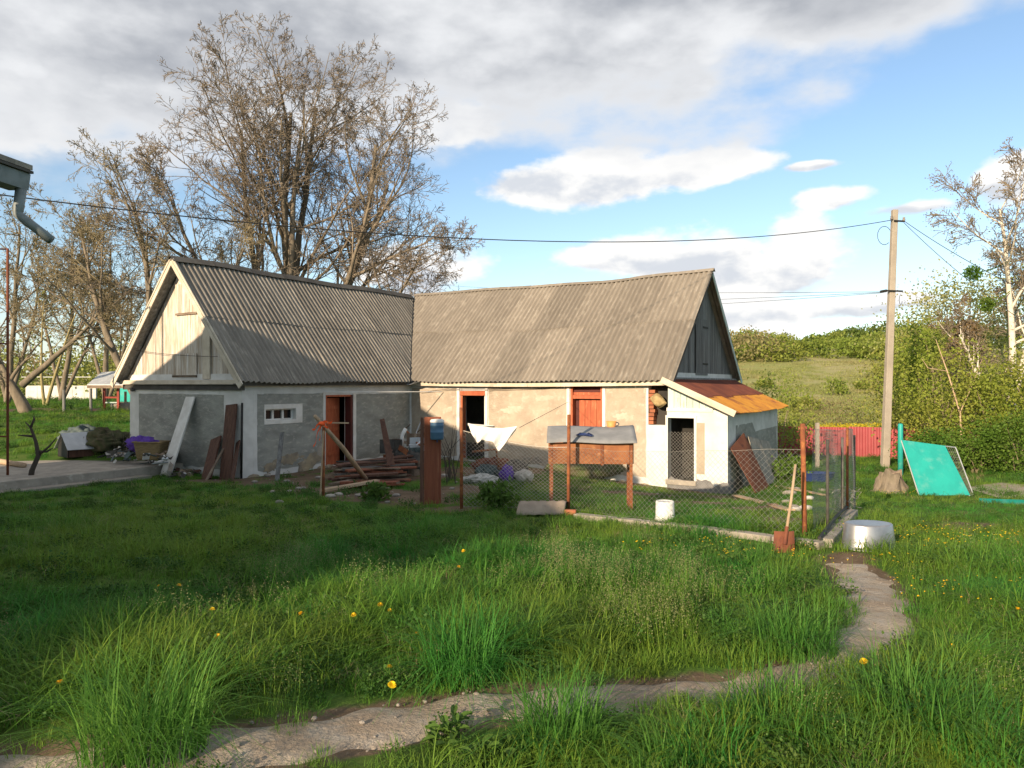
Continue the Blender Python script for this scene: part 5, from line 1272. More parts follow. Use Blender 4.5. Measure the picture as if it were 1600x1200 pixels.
WORD = dict(junk_dark='dark', old_wood='grey-brown wooden', tin='pale metal', brown_board='dark brown', sack='off-white', rust='rusty', tarp='grey-green', white_plastic='white plastic', red_board='reddish')
def middle_things():
    r = random.Random(13)
    # pile of old boards by the left door: each board is a thing
    p0 = G(575, 750); spots = []
    for i in range(36):
        lvl = i//8; x0 = r.uniform(505, 545); x1 = r.uniform(600, 650); yb = 762-lvl*7+r.uniform(-5,5)
        a, b = G(x0, 764-lvl*2+r.uniform(-6,4)), G(x1, 758-lvl*2+r.uniform(-8,6))
        dz = .04+.085*lvl; mt = r.choice(['brown_board','old_wood','old_wood','brown_board','junk_dark','red_board'])
        obj('old_board', M().bar(a+Vector((0,.14*lvl,dz)), b+Vector((0,.14*lvl,dz+r.uniform(-.02,.07))), r.uniform(.10,.2), r.uniform(.025,.05), up=(r.uniform(-.1,.1),r.uniform(-.2,.2),1)), MT[mt], label='%s board in the %s layer of the pile before the left doorway' % (WORD[mt], ('lowest','second','third','fourth','top')[lvl]), cat='board', group='boards piled before the left doorway')
    for (x0,y0,x1,y1,h0,h1,mt,lab) in [(520,752,650,738,.16,.18,'old_wood','long grey beam lying along the back of the board pile'),(553,742,648,729,.22,.24,'old_wood','upper grey plank at the back of the board pile'),(600,737,660,733,.30,.32,'pale_wood','pale short plank on top of the pile end'),(505,772,590,760,.07,.12,'pale_wood','pale split plank at the front of the board pile')]:
        a, b = G(x0,y0), G(x1,y1); obj('old_board', M().bar(a+Vector((0,0,h0)), b+Vector((0,0,h1)), .15, .05), MT[mt], label=lab, cat='board')
    # leaning board with notched end
    a = G(614, 752); b = a+Vector((0,1.0,0)); q0 = Vector((at(617,745,a.y).x,a.y,a.z)); q1 = at(597,655,a.y+.9)
    obj('leaning_board', M().bar(q0-Vector((0,0,.05)), q1, .20, .035, up=(0,-1,.4), w1=.11), MT['brown_board'], label='tapered brown board leaning against the wall right of the left door', cat='board')
    # slanting pole tied with orange ribbon to a thin stake
    p = G(572, 757); top = at(492, 650, FP['a'][0].y+.1); t = obj('slanting_pole', M().tube([p+Vector((0,0,.10)), p.lerp(top,.5)+Vector((.02,0,.08)), top], [.055,.05,.035], 9), MT['pale_wood'], label='peeled wooden pole slanting across the left doorway', cat='pole', smooth=True)
    p = G(500, 776); obj('stake', M().tube([p-Vector((0,0,.1)), p+Vector((.03,0,.5)), p+Vector((.06,.02,1.25))], .014, 6), MT['pale_wood'], label='thin pale stick beside the ribboned fence post', cat='stick')
    c = at(503, 662, FP['a'][0].y-.06); t = thing('orange_ribbon', 'bright orange ribbon tied round the slanting pole', 'ribbon', c)
    obj('knot', M().grid(lambda u, v: c+Vector((.07*math.cos(u*6.283)*math.sin(v*3.14), .09*math.sin(u*6.283)*math.sin(v*3.14), -.045*math.cos(v*3.14))), 12, 8), MT['cloth_orange'], t)
    for dx, dz, ln in ((-.16,-.42,1),(-.05,-.30,1),(.20,.06,1),(-.18,-.10,1),(.12,-.06,1)):
        obj('tail', M().grid(lambda u, v: c+Vector((dx*u+.012*math.sin(u*9), -.02-.02*math.sin(u*7)+.0, dz*u+(v-.5)*.055*(1-.4*u)+ (.03*math.sin(u*6)))), 10, 1, thick=.002), MT['cloth_orange'], t)
    obj('stick', M().bar(c+Vector((.06,.0,.02)), at(545,661,c.y+.1), .03, .025), MT['pale_wood'], label='short pale stick lashed level to the ribboned pole', cat='stick')
    # wash of scrap by the inner corner: individual bits
    for i in range(50):
        px, py = r.uniform(605, 664), r.uniform(725, 748); g = G(px, py); h = r.uniform(0, 1.15)*(1-abs(px-640)/45*.5)
        d = rdir(r); ln = r.uniform(.2, .6); mt = r.choice(['junk_dark','old_wood','old_wood','tin','brown_board','sack','rust','white_plastic'])
        g = g+Vector((0, .7*h, h)); m = M()
        if i % 3 == 0: m.bar(g-d*ln/2, g+d*ln/2, r.uniform(.04,.16), .015, up=rdir(r))
        elif i % 3 == 1: m.tube([g-d*ln/2, g+rdir(r)*.08, g+d*ln/2], r.uniform(.008,.03), 6)
        else: m.grid(lambda u, v: g+Vector(((u-.5)*ln, .06*math.sin(u*6+i), (v-.5)*ln*.7+.04*math.sin(v*5))), 5, 4, thick=.004)
        obj('scrap', m, MT[mt], label='%s %s %s in the scrap heap at the inner corner' % (('low-lying','half-way up','topmost')[min(int(h*3.6),2)], WORD[mt], ('strip','bent rod','crumpled sheet')[i % 3]), cat='scrap', group='scrap heap at the inner corner')
    lump('scrap_sack', G(632,738), .42,.30,.30, 'junk_dark', 'dark bulging sack at the bottom of the inner-corner scrap heap', 'sack', 3)
    lump('scrap_sack', G(655,735), .35,.25,.34, 'tarp', 'greenish bundle against the wall beside the scrap heap', 'bundle', 4)
    c = at(628, 683, 18.6); obj('white_pipe_bend', M().tube([c+Vector((.10,0,.22)), c+Vector((.03,0,.10)), c, c-Vector((.0,.0,.22))], .05, 10), MT['white_plastic'], label='white bent drainpipe piece in the scrap heap', cat='pipe', smooth=True)
    # branches stuck behind the fence post near the washer
    m = M()
    for i in range(12):
        a = G(r.uniform(698,712), r.uniform(745,758)); m.tube([a, a+Vector((r.uniform(-.15,.15), 0, r.uniform(.4,.7))), a+Vector((r.uniform(-.35,.3), .1, r.uniform(.7,1.3)))], [.012,.009,.004], 5)
    obj('brushwood', m, MT['bark_dark'], label='bundle of dark brushwood standing between the board and the doorway', cat='brushwood')
    # sacks and odds behind the chain-link
    lump('sack', G(752,756), .40,.22,.11, 'sack', 'flat white sack lying behind the chain-link fence', 'sack', 6)
    lump('sack', G(820,752), .20,.16,.14, 'sack', 'smaller upright white sack by the wall behind the fence', 'sack', 7)
    lump('bundle', G(762,748), .30,.2,.17, 'tarp', 'greyish bundle on top of the flat sack', 'bundle', 8)
    lump('purple_bag', G(792,752), .15,.13,.19, 'cloth_purple', 'dark purple bag on the ground behind the fence', 'bag', 9)
    lump('scrap_heap', G(773,742), .5,.3,.22, 'rust_sheet', 'rusty crumpled metal heap under the open doorway', 'scrap', 10)
    lump('scrap_heap', G(805,748), .26,.2,.24, 'junk_dark', 'dark heap of rags beside the purple bag', 'rags', 11)
    a, b = G(812,752), at(838,706,G(812,752).y+.3); obj('stick', M().tube([a+Vector((0,0,.1)), b], [.016,.008], 6), MT['bark_dark'], label='dark stick poking up from the small white sack', cat='stick')
    a, b = at(738,706,17.2), at(775,702,17.4); obj('rusty_pipe', M().tube([a+Vector((0,0,-.0)), b, Vector((b.x+.1,b.y,gf(b.x,b.y)))], .03, 8), MT['rust'], label='bent rusty pipe standing in front of the open doorway', cat='pipe', smooth=True)
    lump('dirt_heap', G(915,745), 1.0,.55,.30, mat('mossy', (.07,.10,.03),(.10,.085,.05), 4, rough=.95, bump=.6), 'low overgrown earth heap behind the feed rack', 'heap', 12, rough=.1)
    # stones and bits strewn on the yard
    for i in range(26):
        px, py = r.uniform(395, 720), r.uniform(742, 792)
        if i > 19: px, py = r.uniform(395,500), r.uniform(740,765)
        p = G(px, py); k = r.uniform(.025,.075)*(1.5 if i > 19 else 1)
        m = M().grid(lambda u, v: (p.x+k*1.3*math.cos(u*6.283)*math.sin(v*3.1416)*(1+.2*math.sin(u*12+i)), p.y+k*math.sin(u*6.283)*math.sin(v*3.1416), p.z+k*.3-k*.6*math.cos(v*3.1416)), 8, 5)
        obj('stone', m, MT['stone'], label=('small' if k < .05 else 'larger')+' loose stone on the bare yard '+('under the small window' if px < 500 else 'in front of the board pile' if px < 610 else 'beside the red-brown board'), cat='stone', group='loose stones on the bare yard')
    p = G(432, 752); obj('grey_stake', M().bar(p-Vector((0,0,.1)), p+Vector((-.16,.9,1.05)), .10, .03, up=(0,-1,0)), MT['grey_plank'], label='thin grey plank leaning on the wall under the small window', cat='plank')
    for i, (px, py, h) in enumerate(((585,782,.28),(780,795,.42))):
        p = G(px, py); bush('weed_plant', ('dark green leafy weed in front of the board pile', 'bright green leafy weed at the foot of the chain-link fence')[i], p, (.28,.26,h), 420, .10, LM['weed'], 200+i, clusters=22, stems=12, spread=.2, cat='weed', stem_r=.006)
middle_things()

# ================================================================== LEFT SIDE THINGS
def left_things():
    r = random.Random(31)
    # boards leaning on the left gable
    def lean(name, base_px, top_px, off, w, th, mt, label, w1=None):
        q = WG(*base_px, -off); b = HL(q.x, q.y, 0); b.z = max(gf(b.x, b.y), .25 if q.x < -2.2 else -1)-.02
        tq = WG(*top_px, -.05); tp = HL(*tq); return obj(name, M().bar(b, tp, w, th, up=-E2, w1=w1), MT[mt], label=label, cat='board', bevel=.004)
    lean('white_board', (258,742), (298,620), .75, .42, .035, 'white_paint', 'long white board leaning on the left gable wall', .36)
    lean('brown_board', (352,745), (362,632), .35, .40, .04, 'brown_board', 'tallest dark brown board leaning by the building corner')
    lean('brown_board', (322,748), (338,684), .55, .40, .04, 'brown_board', 'wide short brown board leaning left of the tallest one')
    lean('brown_board', (362,748), (372,690), .65, .16, .03, 'brown_board', 'narrow dark board leaning right in front of the corner')
    lean('grey_lath', (322,748), (360,682), .7, .07, .03, 'old_wood', 'thin pale lath slanting across the brown boards')
    lean('white_block', (262,742), (272,712), .95, .42, .10, 'concrete', 'grey concrete block at the foot of the long white board')
    for i in range(16):
        g = G(r.uniform(268,315), r.uniform(738,750)); d = rdir(r); d.z *= .3; ln = r.uniform(.15,.5)
        obj('scrap', M().bar(g-d*ln/2+Vector((0,0,.06)), g+d*ln/2+Vector((0,0,.10)), r.uniform(.03,.12), .02, up=rdir(r)), MT[(cm_ := r.choice(['old_wood','junk_dark','sack','tin','brown_board']))], label='%s strip of scrap at the foot of the leaning boards' % WORD[cm_], cat='scrap', group='scrap at the foot of the leaning boards')
    TZ = .25
    on = lambda px, py: (lambda d: Vector((d.x*t_, t_, TZ)) if (t_ := (TZ-HC)/d.z) else None)(ray(px, py))
    # kennel with sheet-metal roof
    p = G(118, 716); yaw = R(52); t = thing('kennel', 'small dog kennel with pale sheet-metal roof on the terrace edge', 'kennel', (p.x, p.y+.3, gf(p.x, p.y+.3)-.03), yaw, local=True)
    L, W_, H = .95, .66, .26; ap = .62
    obj('wall', M().box(-L/2, -W_/2, 0, L/2, -W_/2+.03, H), MT['brown_board'], t); obj('wall', M().box(-L/2, W_/2-.03, 0, L/2, W_/2, H), MT['brown_board'], t)
    obj('gable_wall', M().slab([(-L/2,-W_/2,0),(-L/2,W_/2,0),(-L/2,W_/2,H),(-L/2,0,ap-.02),(-L/2,-W_/2,H)], (.03,0,0)), MT['black'], t); obj('gable_wall', M().slab([(L/2,-W_/2,0),(L/2,W_/2,0),(L/2,W_/2,H),(L/2,0,ap-.02),(L/2,-W_/2,H)], (-.03,0,0)), MT['brown_board'], t)
    for s in (1, -1): obj('roof_sheet', M().slab([(-L/2-.05,0,ap),(L/2+.06,0,ap),(L/2+.06,s*(W_/2+.12),H-.06),(-L/2-.05,s*(W_/2+.12),H-.06)], (0,0,.012)), MT['tin'], t)
    # tarp, rubbish heap, black plank, clutter
    lump('tarp', G(128,694), .50,.4,.26, 'tarp', 'crumpled grey-green tarpaulin heap behind the kennel', 'tarpaulin', 40, rough=.2)
    lump('dead_brush', G(166,706), .75,.5,.30, mat('dead_brush', (.10,.085,.05),(.06,.07,.03), 8, rough=.95, bump=1, bscale=30), 'brown heap of dead weeds right of the kennel', 'heap', 41, rough=.25)
    q = G(166,706)-Vector((0,.9,.1)); m = M()
    for i in range(160):
        c = q+Vector((r.uniform(-.8,.8), .9+r.uniform(-.4,.4), .2)); m.tube([c, c+Vector((r.uniform(-.2,.2), r.uniform(-.2,.2), r.uniform(.1,.45)))], .006, 3, False)
    obj('dead_stalks', m, MT['twig'], label='dead stalks sticking out of the brown heap', cat='stalks', kind='stuff')
    GP = lambda px, off, z=.25: HL(WG(px,700,-off).x, -LW-off, z)
    a, b = GP(155,.9), GP(192,.6); obj('black_plank', M().bar(a+Vector((0,0,.10)), b+Vector((0,0,.36)), .16, .03), MT['black'], label='black plank sloping up onto the clutter heap', cat='plank')
    for i in range(40):
        c = GP(r.uniform(175,262), r.uniform(.35,1.25), .28); h = r.uniform(0,.24); d = rdir(r); d.z *= .4; ln = r.uniform(.1,.4); m = M()
        if i % 2: m.bar(c-d*ln/2+Vector((0,.2*h,h+.05)), c+d*ln/2+Vector((0,.2*h,h+.05)), r.uniform(.05,.2), .015, up=rdir(r))
        else: m.grid(lambda u, v: c+Vector(((u-.5)*ln, (v-.5)*ln*.6, h+.06+.05*math.sin(u*7+i)*math.sin(v*5))), 6, 5, thick=.004)
        obj('clutter', m, MT[(cm_ := r.choice(['junk_dark','sack','tin','tarp','old_wood','white_plastic']))], label='%s %s in the clutter heap between kennel and basket' % (WORD[cm_], 'strip' if i % 2 else 'crumpled sheet'), cat='scrap', group='clutter heap on the terrace')
    c = GP(237, .62, .32); t = thing('woven_basket', 'yellow-brown woven basket box on the clutter by the gable wall', 'basket', c); bm_ = mat('basket', (.27,.20,.10),(.19,.14,.07), 9, rough=.9, bump=.9, bscale=50, stretch=(1,1,4))
    w = .34; obj('body', M().add([(c.x-w*.8,c.y-.2,c.z+.05),(c.x+w*.75,c.y-.2,c.z+.05),(c.x+w*.75,c.y+.2,c.z+.05),(c.x-w*.8,c.y+.2,c.z+.05),(c.x-w,c.y-.25,c.z+.50),(c.x+w,c.y-.25,c.z+.48),(c.x+w,c.y+.25,c.z+.48),(c.x-w,c.y+.25,c.z+.5)], [(3,2,1,0),(0,1,5,4),(1,2,6,5),(2,3,7,6),(3,0,4,7),(4,5,6,7)]), bm_, t, bevel=.03)
    obj('rim', M().tube([(c.x-w-.01,c.y-.26,c.z+.5),(c.x+w+.01,c.y-.26,c.z+.485),(c.x+w+.01,c.y+.26,c.z+.485),(c.x-w-.01,c.y+.26,c.z+.5),(c.x-w-.01,c.y-.26,c.z+.5)], .018, 6), bm_, t)
    lump('purple_cloth', c+Vector((-.3,.1,.28)), .36,.2,.18, 'cloth_purple', 'violet cloth heaped on the left of the woven basket', 'cloth', 44, rough=.2)
    # log on the terrace, trellis pole, gnarled bare stem
    a, b = on(-20,722), on(38,731); obj('log', M().tube([a+Vector((0,0,.07)), b+Vector((0,0,.06))], [.075,.06], 10), MT['pale_wood'], label='pale cut log lying on the terrace at the left edge', cat='log', smooth=True)
    p = G(12, 757); Y = p.y; t = thing('trellis_frame', 'tall thin rusty pipe frame at the left edge of the photo', 'trellis', p)
    z1 = HC+212/F*Y; obj('pole', M().tube([p-Vector((0,0,.2)), Vector((p.x,Y,z1))], .026, 8), MT['rust_sheet'], t, smooth=True)
    for zz in (z1-.02, HC+63/F*Y, HC-82/F*Y): obj('crossbar', M().tube([(p.x,Y,zz),(p.x-2.2,Y-.3,zz+.02)], .018, 8), MT['rust_sheet'], t, smooth=True)
    obj('pole', M().tube([(p.x-2.2,Y-.3,gf(p.x-2.2,Y-.3)-.2),(p.x-2.2,Y-.3,z1)], .034, 8), MT['rust_sheet'], t, smooth=True)
    p = G(45, 758); D = lambda px, py: at(px, py, p.y)
    t = thing('bare_shrub', 'gnarled leafless shrub stem standing before the terrace', 'shrub', p)
    obj('stem', M().tube([p-Vector((0,0,.1)), D(50,735), D(60,712), D(56,690), D(48,668), D(40,660)], [.065,.055,.05,.035,.025,.012], 8), MT['bark_dark'], t, smooth=True)
    for pts in ([(60,712),(75,698),(86,684)],[(53,682),(40,681),(25,680)],[(58,705),(72,706),(80,700)],[(48,668),(52,655),(50,650)]):
        obj('branch', M().tube([D(*q)+Vector((0,.03*i,0)) for i, q in enumerate(pts)], [.03,.024,.01], 6), MT['bark_dark'], t, smooth=True)
    # well house with red posts beyond the lawn
    c = G(172, 642); t = thing('well_shelter', 'small red-posted well shelter with grey tin roof beyond the left lawn', 'shelter', c)
    pl = lambda px, py, dy=0: at(px, py, c.y+dy)
    z = c.z
    for px in (163, 185):
        for dy in (0, .9):
            q = pl(px,640,dy); obj('post', M().bar((q.x,q.y,gf(q.x,q.y)-.1),(q.x,q.y,HC-6/F*c.y), .09, .09, up=(0,1,0)), mat('post_red', (.30,.05,.035),(.22,.04,.03), 4, rough=.7) if (px, dy) == (163, 0) else bpy.data.materials['post_red'], t)
    a, b = pl(163,621), pl(185,621); obj('rail', M().bar(a, b, .05,.07), bpy.data.materials['post_red'], t); a, b = pl(163,629), pl(185,629); obj('rail', M().bar(a, b, .05,.05), MT['teal_pale'], t)
    e0, e1, k0, k1 = pl(136,602,-.4), pl(200,602,-.4), pl(158,583,.6), pl(200,579,.6)
    obj('roof', M().slab([e0, e1, k1, k0], (0,0,.03)), MT['tin'], t); obj('eave_board', M().bar(e0-Vector((0,0,.06)), e1-Vector((0,0,.06)), .03, .13), MT['old_wood'], t)
    obj('roof', M().slab([k0, k1, pl(200,602,1.6), pl(136,602,1.6)], (0,0,.03)), MT['tin'], t)
    q = G(174,645); obj('well_ring', M().lathe([(.42,-.1),(.42,.35),(.36,.35),(.36,-.1)], 20, c+Vector((.2,.5,0))), MT['concrete'], t, smooth=True)
    for i, (px, py, ty, mt, lab) in enumerate([(100,645,609,'grey_plank','short grey fence post on the far left lawn'),(142,642,607,'grey_plank','slim post just left of the well shelter'),(196,640,612,'pale_wood','pale post just right of the well shelter')]):
        p = G(px, py); obj('garden_post', M().tube([p-Vector((0,0,.1)), p+Vector((0,0,(py-ty)/F*p.y))], [.06,.055], 8), MT[mt], label=lab, cat='post', group='posts along the left lawn')
    a, b = at(185,628,39), at(262,628,38); obj('teal_fence', M().slab([(a.x,a.y,gf(a.x,a.y)-.1),(b.x,b.y,gf(b.x,b.y)-.1),(b.x,b.y,gf(b.x,b.y)+1.2),(a.x,a.y,gf(a.x,a.y)+1.2)], (0,.05,0)), MT['teal'], label='turquoise board fence behind the well shelter', cat='fence')
    a, b = at(40,618,46), at(150,616,46); m = M(); za = gf(a.x,a.y)
    t = thing('white_wall', 'far low white wall behind the left orchard tree', 'wall', (a.x,a.y,za)); 
    for k in range(6):
        p, q = a.lerp(b,k/6), a.lerp(b,(k+1)/6-.004); obj('wall_slab', M().slab([(p.x,p.y,za-.2),(q.x,q.y,za-.2),(q.x,q.y,za+.95),(p.x,p.y,za+.95)], (0,.15,0)), MT['white_plaster'], t)
    obj('rail', M().bar((a.x,a.y-.4,za+1.5),(b.x+4,b.y-.4,za+1.5), .03,.03), MT['tin'], t)
    p = G(-60,620)
left_things()

# ================================================================== GRASS AND FLOWERS
LM['grass'] = leafmat('grass', (.048,.195,.026), (.085,.25,.034), 1.1, .45, .38, c3=(.165,.275,.034), s3=.30)
LM['grass_tall'] = leafmat('grass_tall', (.06,.215,.034), (.11,.28,.044), 2.0, .48, .30)
LM['meadow'] = leafmat('meadow', (.33,.305,.14), (.39,.355,.18), .08, .3, .3, c3=(.27,.30,.10), s3=.05)
LM['dry'] = leafmat('dry', (.26,.21,.10), (.32,.27,.15), 2.0, .3, .3)
LM['seed'] = leafmat('seed', (.19,.22,.085), (.25,.25,.12), 2.0, .3, .25)
LM['yellow'] = leafmat('yellow', (.80,.50,.01), (.85,.58,.02), 2.0, .2, .1)
LM['clover'] = leafmat('clover', (.045,.11,.018), (.07,.14,.025), 2.0, .3, .25)
def blade(V, Fc, x, y, h, w, az, droop, r, seg=3, base=0.0):
    dx, dy = math.cos(az), math.sin(az); px, py = -dy, dx; o = len(V)
    for i in range(seg+1):
        t = i/seg; a = droop*t*t; X = x+dx*h*a*.9; Y = y+dy*h*a*.9; Z = base+h*(t-.42*droop*t*t*t*min(droop, 1.6)); ww = w*(1-t**1.6)*.5
        if i < seg: V.append((X-px*ww, Y-py*ww, Z)); V.append((X+px*ww, Y+py*ww, Z))
        else: V.append((X, Y, Z))
    for i in range(seg-1): Fc.append((o+2*i, o+2*i+1, o+2*i+3, o+2*i+2))
    q = o+2*(seg-1); Fc.append((q, q+1, q+2))
def clump(n, rad, h0, h1, w, dr0, dr1, seed, seg=3):
    r = random.Random(seed); m = M()
    for _ in range(n):
        a = r.uniform(0, 6.283); q = rad*math.sqrt(r.random()); x, y = q*math.cos(a), q*math.sin(a)
        blade(m.v, m.f, x, y, r.uniform(h0, h1), w*r.uniform(.7,1.3), a+r.gauss(0, .9), r.uniform(dr0, dr1), r, seg)
    return m
def weedclump(n, rad, h0, h1, seed, mode):
    """mode seed: thin stalks with seed dots; leaf: small broad leaves; flower: yellow heads"""
    r = random.Random(seed); m, m2 = M(), M()
    for _ in range(n):
        a = r.uniform(0, 6.283); q = rad*math.sqrt(r.random()); x, y = q*math.cos(a), q*math.sin(a); h = r.uniform(h0, h1); az = r.uniform(0, 6.283)
        if mode == 'leaf':
            for k in range(4):
                p = Vector((x, y, h*(.35+.65*k/3))); leaf(m, p, Vector((r.uniform(-1,1), r.uniform(-1,1), .5)), .024*r.uniform(.6,1.3), r, .7)
            continue
        blade(m.v, m.f, x, y, h, .004, az, r.uniform(.1,.5), r, 2); top = Vector(m.v[-1])
        if mode == 'seed':
            for k in range(7): leaf(m2, top-Vector((0,0,k*h*.06))+rdir(r)*.012, rdir(r), .009, r, .8)
        else:
            o = len(m2.v); R_ = .0085*r.uniform(.7,1.3)
            m2.v += [tuple(top+Vector((R_*math.cos(t), R_*math.sin(t), .004*math.sin(2*t)))) for t in np.linspace(0, 6.283, 7)[:-1]]; m2.f.append(tuple(range(o, o+6)))
    return m, m2
def join_meshobj(name, parts):
    """one mesh with several materials, kept out of the scene: only instanced"""
    me = bpy.data.meshes.new(name); V, Fc, mi = [], [], []
    for k, (m, mt_) in enumerate(parts):
        o = len(V); V += list(m.v); Fc += [tuple(i+o for i in f) for f in m.f]; mi += [k]*len(m.f); me.materials.append(mt_)
    me.from_pydata(V, [], Fc); me.polygons.foreach_set('material_index', mi); me.update()
    return bpy.data.objects.new(name, me)
def scatter(name, srcs, P, scl, idx, label, cat, tilt=None):
    """grass mass: points carrying clumps (kind stuff)"""
    src = bpy.data.collections.new(name+'_source')
    for i, s in enumerate(srcs): s.name = '%s_src_%02d' % (name, i); src.objects.link(s)
    me = bpy.data.meshes.new(name); me.vertices.add(len(P)); me.vertices.foreach_set('co', P.astype(np.float32).ravel())
    a = me.attributes.new('scl', 'FLOAT', 'POINT'); a.data.foreach_set('value', scl.astype(np.float32))
    a = me.attributes.new('idx', 'INT', 'POINT'); a.data.foreach_set('value', idx.astype(np.int32))
    rot = np.zeros((len(P), 3), np.float32); rot[:,2] = nrng.uniform(0, 6.283, len(P)); rot[:,0] = nrng.normal(0, .10, len(P)); rot[:,1] = nrng.normal(0, .10, len(P))
    a = me.attributes.new('rot', 'FLOAT_VECTOR', 'POINT'); a.data.foreach_set('vector', rot.ravel())
    o = bpy.data.objects.new(name, me); COL.objects.link(o); tag(o, label, cat, kind='stuff')
    ng = bpy.data.node_groups.new(name, 'GeometryNodeTree'); ng.interface.new_socket('Geometry', in_out='INPUT', socket_type='NodeSocketGeometry'); ng.interface.new_socket('Geometry', in_out='OUTPUT', socket_type='NodeSocketGeometry')
    N = ng.nodes; gi, go = N.new('NodeGroupInput'), N.new('NodeGroupOutput'); ip = N.new('GeometryNodeInstanceOnPoints'); ci = N.new('GeometryNodeCollectionInfo')
    ci.inputs[0].default_value = src; ci.inputs['Separate Children'].default_value = True; ci.inputs['Reset Children'].default_value = True
    ip.inputs['Pick Instance'].default_value = True
    def at_(nm, dt): n = N.new('GeometryNodeInputNamedAttribute'); n.data_type = dt; n.inputs[0].default_value = nm; return n.outputs[0]
    lk = ng.links.new
    lk(gi.outputs[0], ip.inputs['Points']); lk(ci.outputs[0], ip.inputs['Instance']); lk(at_('idx','INT'), ip.inputs['Instance Index']); lk(at_('scl','FLOAT'), ip.inputs['Scale'])
    er = N.new('FunctionNodeEulerToRotation'); lk(at_('rot','FLOAT_VECTOR'), er.inputs[0]); lk(er.outputs[0], ip.inputs['Rotation']); lk(ip.outputs[0], go.inputs[0])
    md = o.modifiers.new('scatter', 'NODES'); md.node_group = ng
    return o
def view_points(y0, y1, dens, margin=1.15):
    """random ground points in the wedge the photograph takes in (and a little beyond it)"""
    n = int(dens*(y1*y1-y0*y0)*.5*2*.7143*margin+dens*3*(y1-y0)); Y = np.sqrt(nrng.uniform(y0*y0, y1*y1, n)); X = nrng.uniform(-1, 1, n)*(.7143*Y*margin+1.2)
    return X, Y
def build_grass():
    lawn = [join_meshobj('l', [(clump(46, .13, .05, .15, .006, .3, 1.4, k), LM['grass'])]) for k in range(4)]
    lush = [join_meshobj('u', [(clump(50, .12, .12, .28, .007, .4, 1.7, 20+k), LM['grass'])]) for k in range(3)]
    leafy = [join_meshobj('f', [(weedclump(60, .14, .03, .13, 40+k, 'leaf')[0], LM['clover'])]) for k in range(2)]
    dry = [join_meshobj('d', [(clump(14, .16, .08, .22, .004, .3, 1.9, 55), LM['dry'])])]
    src = lawn+lush+leafy+dry
    def ok(X, Y, lo=.5):
        d = dirt(X, Y); pd = pathdist(X, Y); z = gz(X, Y)
        keep = ~inhouse(X, Y) & (d + .25*nrng.normal(size=len(X)) < lo) & (pd + .09*nrng.normal(size=len(X)) > .02)
        return keep
    PX, PY, S, I = [], [], [], []
    for y0, y1, dens, sc in ((1.6, 6, 125, 1.0), (6, 11, 56, 1.0), (11, 19, 26, 1.15), (19, 30, 12, 1.5), (30, 48, 4.5, 2.3)):
        X, Y = view_points(y0, y1, dens); k = ok(X, Y); X, Y = X[k], Y[k]; n = len(X)
        v = vnoise(X, Y, .9)+.5*vnoise(X+3, Y-2, 2.2)
        trod = ss(.35, 0, np.abs(X-5.5-.0*Y))*0
        s = sc*nrng.uniform(.75, 1.25, n)*(1+.35*np.clip(v, -.8, 1)); s = s*np.where(Y > 10, .8, 1)*(.72+.28*ss(2.8, 4.2, Y))
        yard = (toLx(X, Y) > 0) & (toLy(X, Y) > -5.5) & (toLy(X, Y) < 0) ; s = np.where(yard, s*.75, s)
        i = nrng.integers(0, 4, n); lushm = (v + nrng.normal(0, .35, n) > .22) & (Y < 11); i = np.where(lushm, 4+nrng.integers(0, 3, n), i)
        near = pathdist(X, Y); s = s*(.72+.28*ss(.0, .5, near)); lushm_ = 0
        i = np.where(near < .3, nrng.integers(0, 4, n), i)
        lf = nrng.random(n) < .16; i = np.where(lf & ~lushm, 7+nrng.integers(0, 2, n), i)
        i = np.where(nrng.random(n) < .06, 9, i)
        PX.append(X); PY.append(Y); S.append(s); I.append(i)
    X, Y, S, I = map(np.concatenate, (PX, PY, S, I)); P = np.stack([X, Y, gz(X, Y)-.012], 1)
    scatter('grass', src, P, S, I, 'green lawn grass covering the yard', 'grass')
    mg = [join_meshobj('m', [(clump(26, .17, .05, .13, .012, .3, 1.4, 90+k), LM['meadow'])]) for k in range(3)]
    Y = nrng.uniform(46, 128, 9000); X = nrng.uniform(.26, .62, 9000)*Y; v = vnoise(X, Y, .12)+.6*vnoise(X, Y, .4); k = v+nrng.normal(0, .3, 9000) > -.15; X, Y, v = X[k], Y[k], v[k]
    scatter('meadow_grass', mg, np.stack([X, Y, gz(X, Y)-.05], 1), nrng.uniform(2.2, 4.2, len(X))*(1+.4*np.clip(v, -.5, 1)), nrng.integers(0, 3, len(X)), 'rough dry meadow grass on the far slope', 'grass')
    # seed-head weeds in patches
    sw = [join_meshobj('w', [(m1, LM['grass']), (m2, LM['seed'])]) for m1, m2 in (weedclump(26, .16, .14, .34, 60+k, 'seed') for k in range(3))]
    X, Y = view_points(2.6, 9.5, 34); pat = np.zeros(len(X))
    for px, py, rr in ((455,905,.55),(950,905,.75),(1060,930,.6),(980,980,.4),(1080,985,.45),(620,930,.3),(300,1000,.3),(860,870,.4)):
        p = G(px, py); pat = np.maximum(pat, np.clip(1.3-np.hypot(X-p.x, Y-p.y)/rr, 0, 1))
    k = (pat*.9+.03 > nrng.random(len(X))) & ok(X, Y); X, Y = X[k], Y[k]
    scatter('seed_weeds', sw, np.stack([X, Y, gz(X, Y)], 1), nrng.uniform(.7, 1.15, len(X)), nrng.integers(0, 3, len(X)), 'patches of thin pale seed-head weeds in the lawn', 'weeds')
    # small yellow flowers on the right
    fl = [join_meshobj('y', [(m1, LM['grass']), (m2, LM['yellow'])]) for m1, m2 in (weedclump(8, .22, .08, .18, 80+k, 'flower') for k in range(3))]
    X, Y = view_points(4.5, 17, 16); pat = np.zeros(len(X))
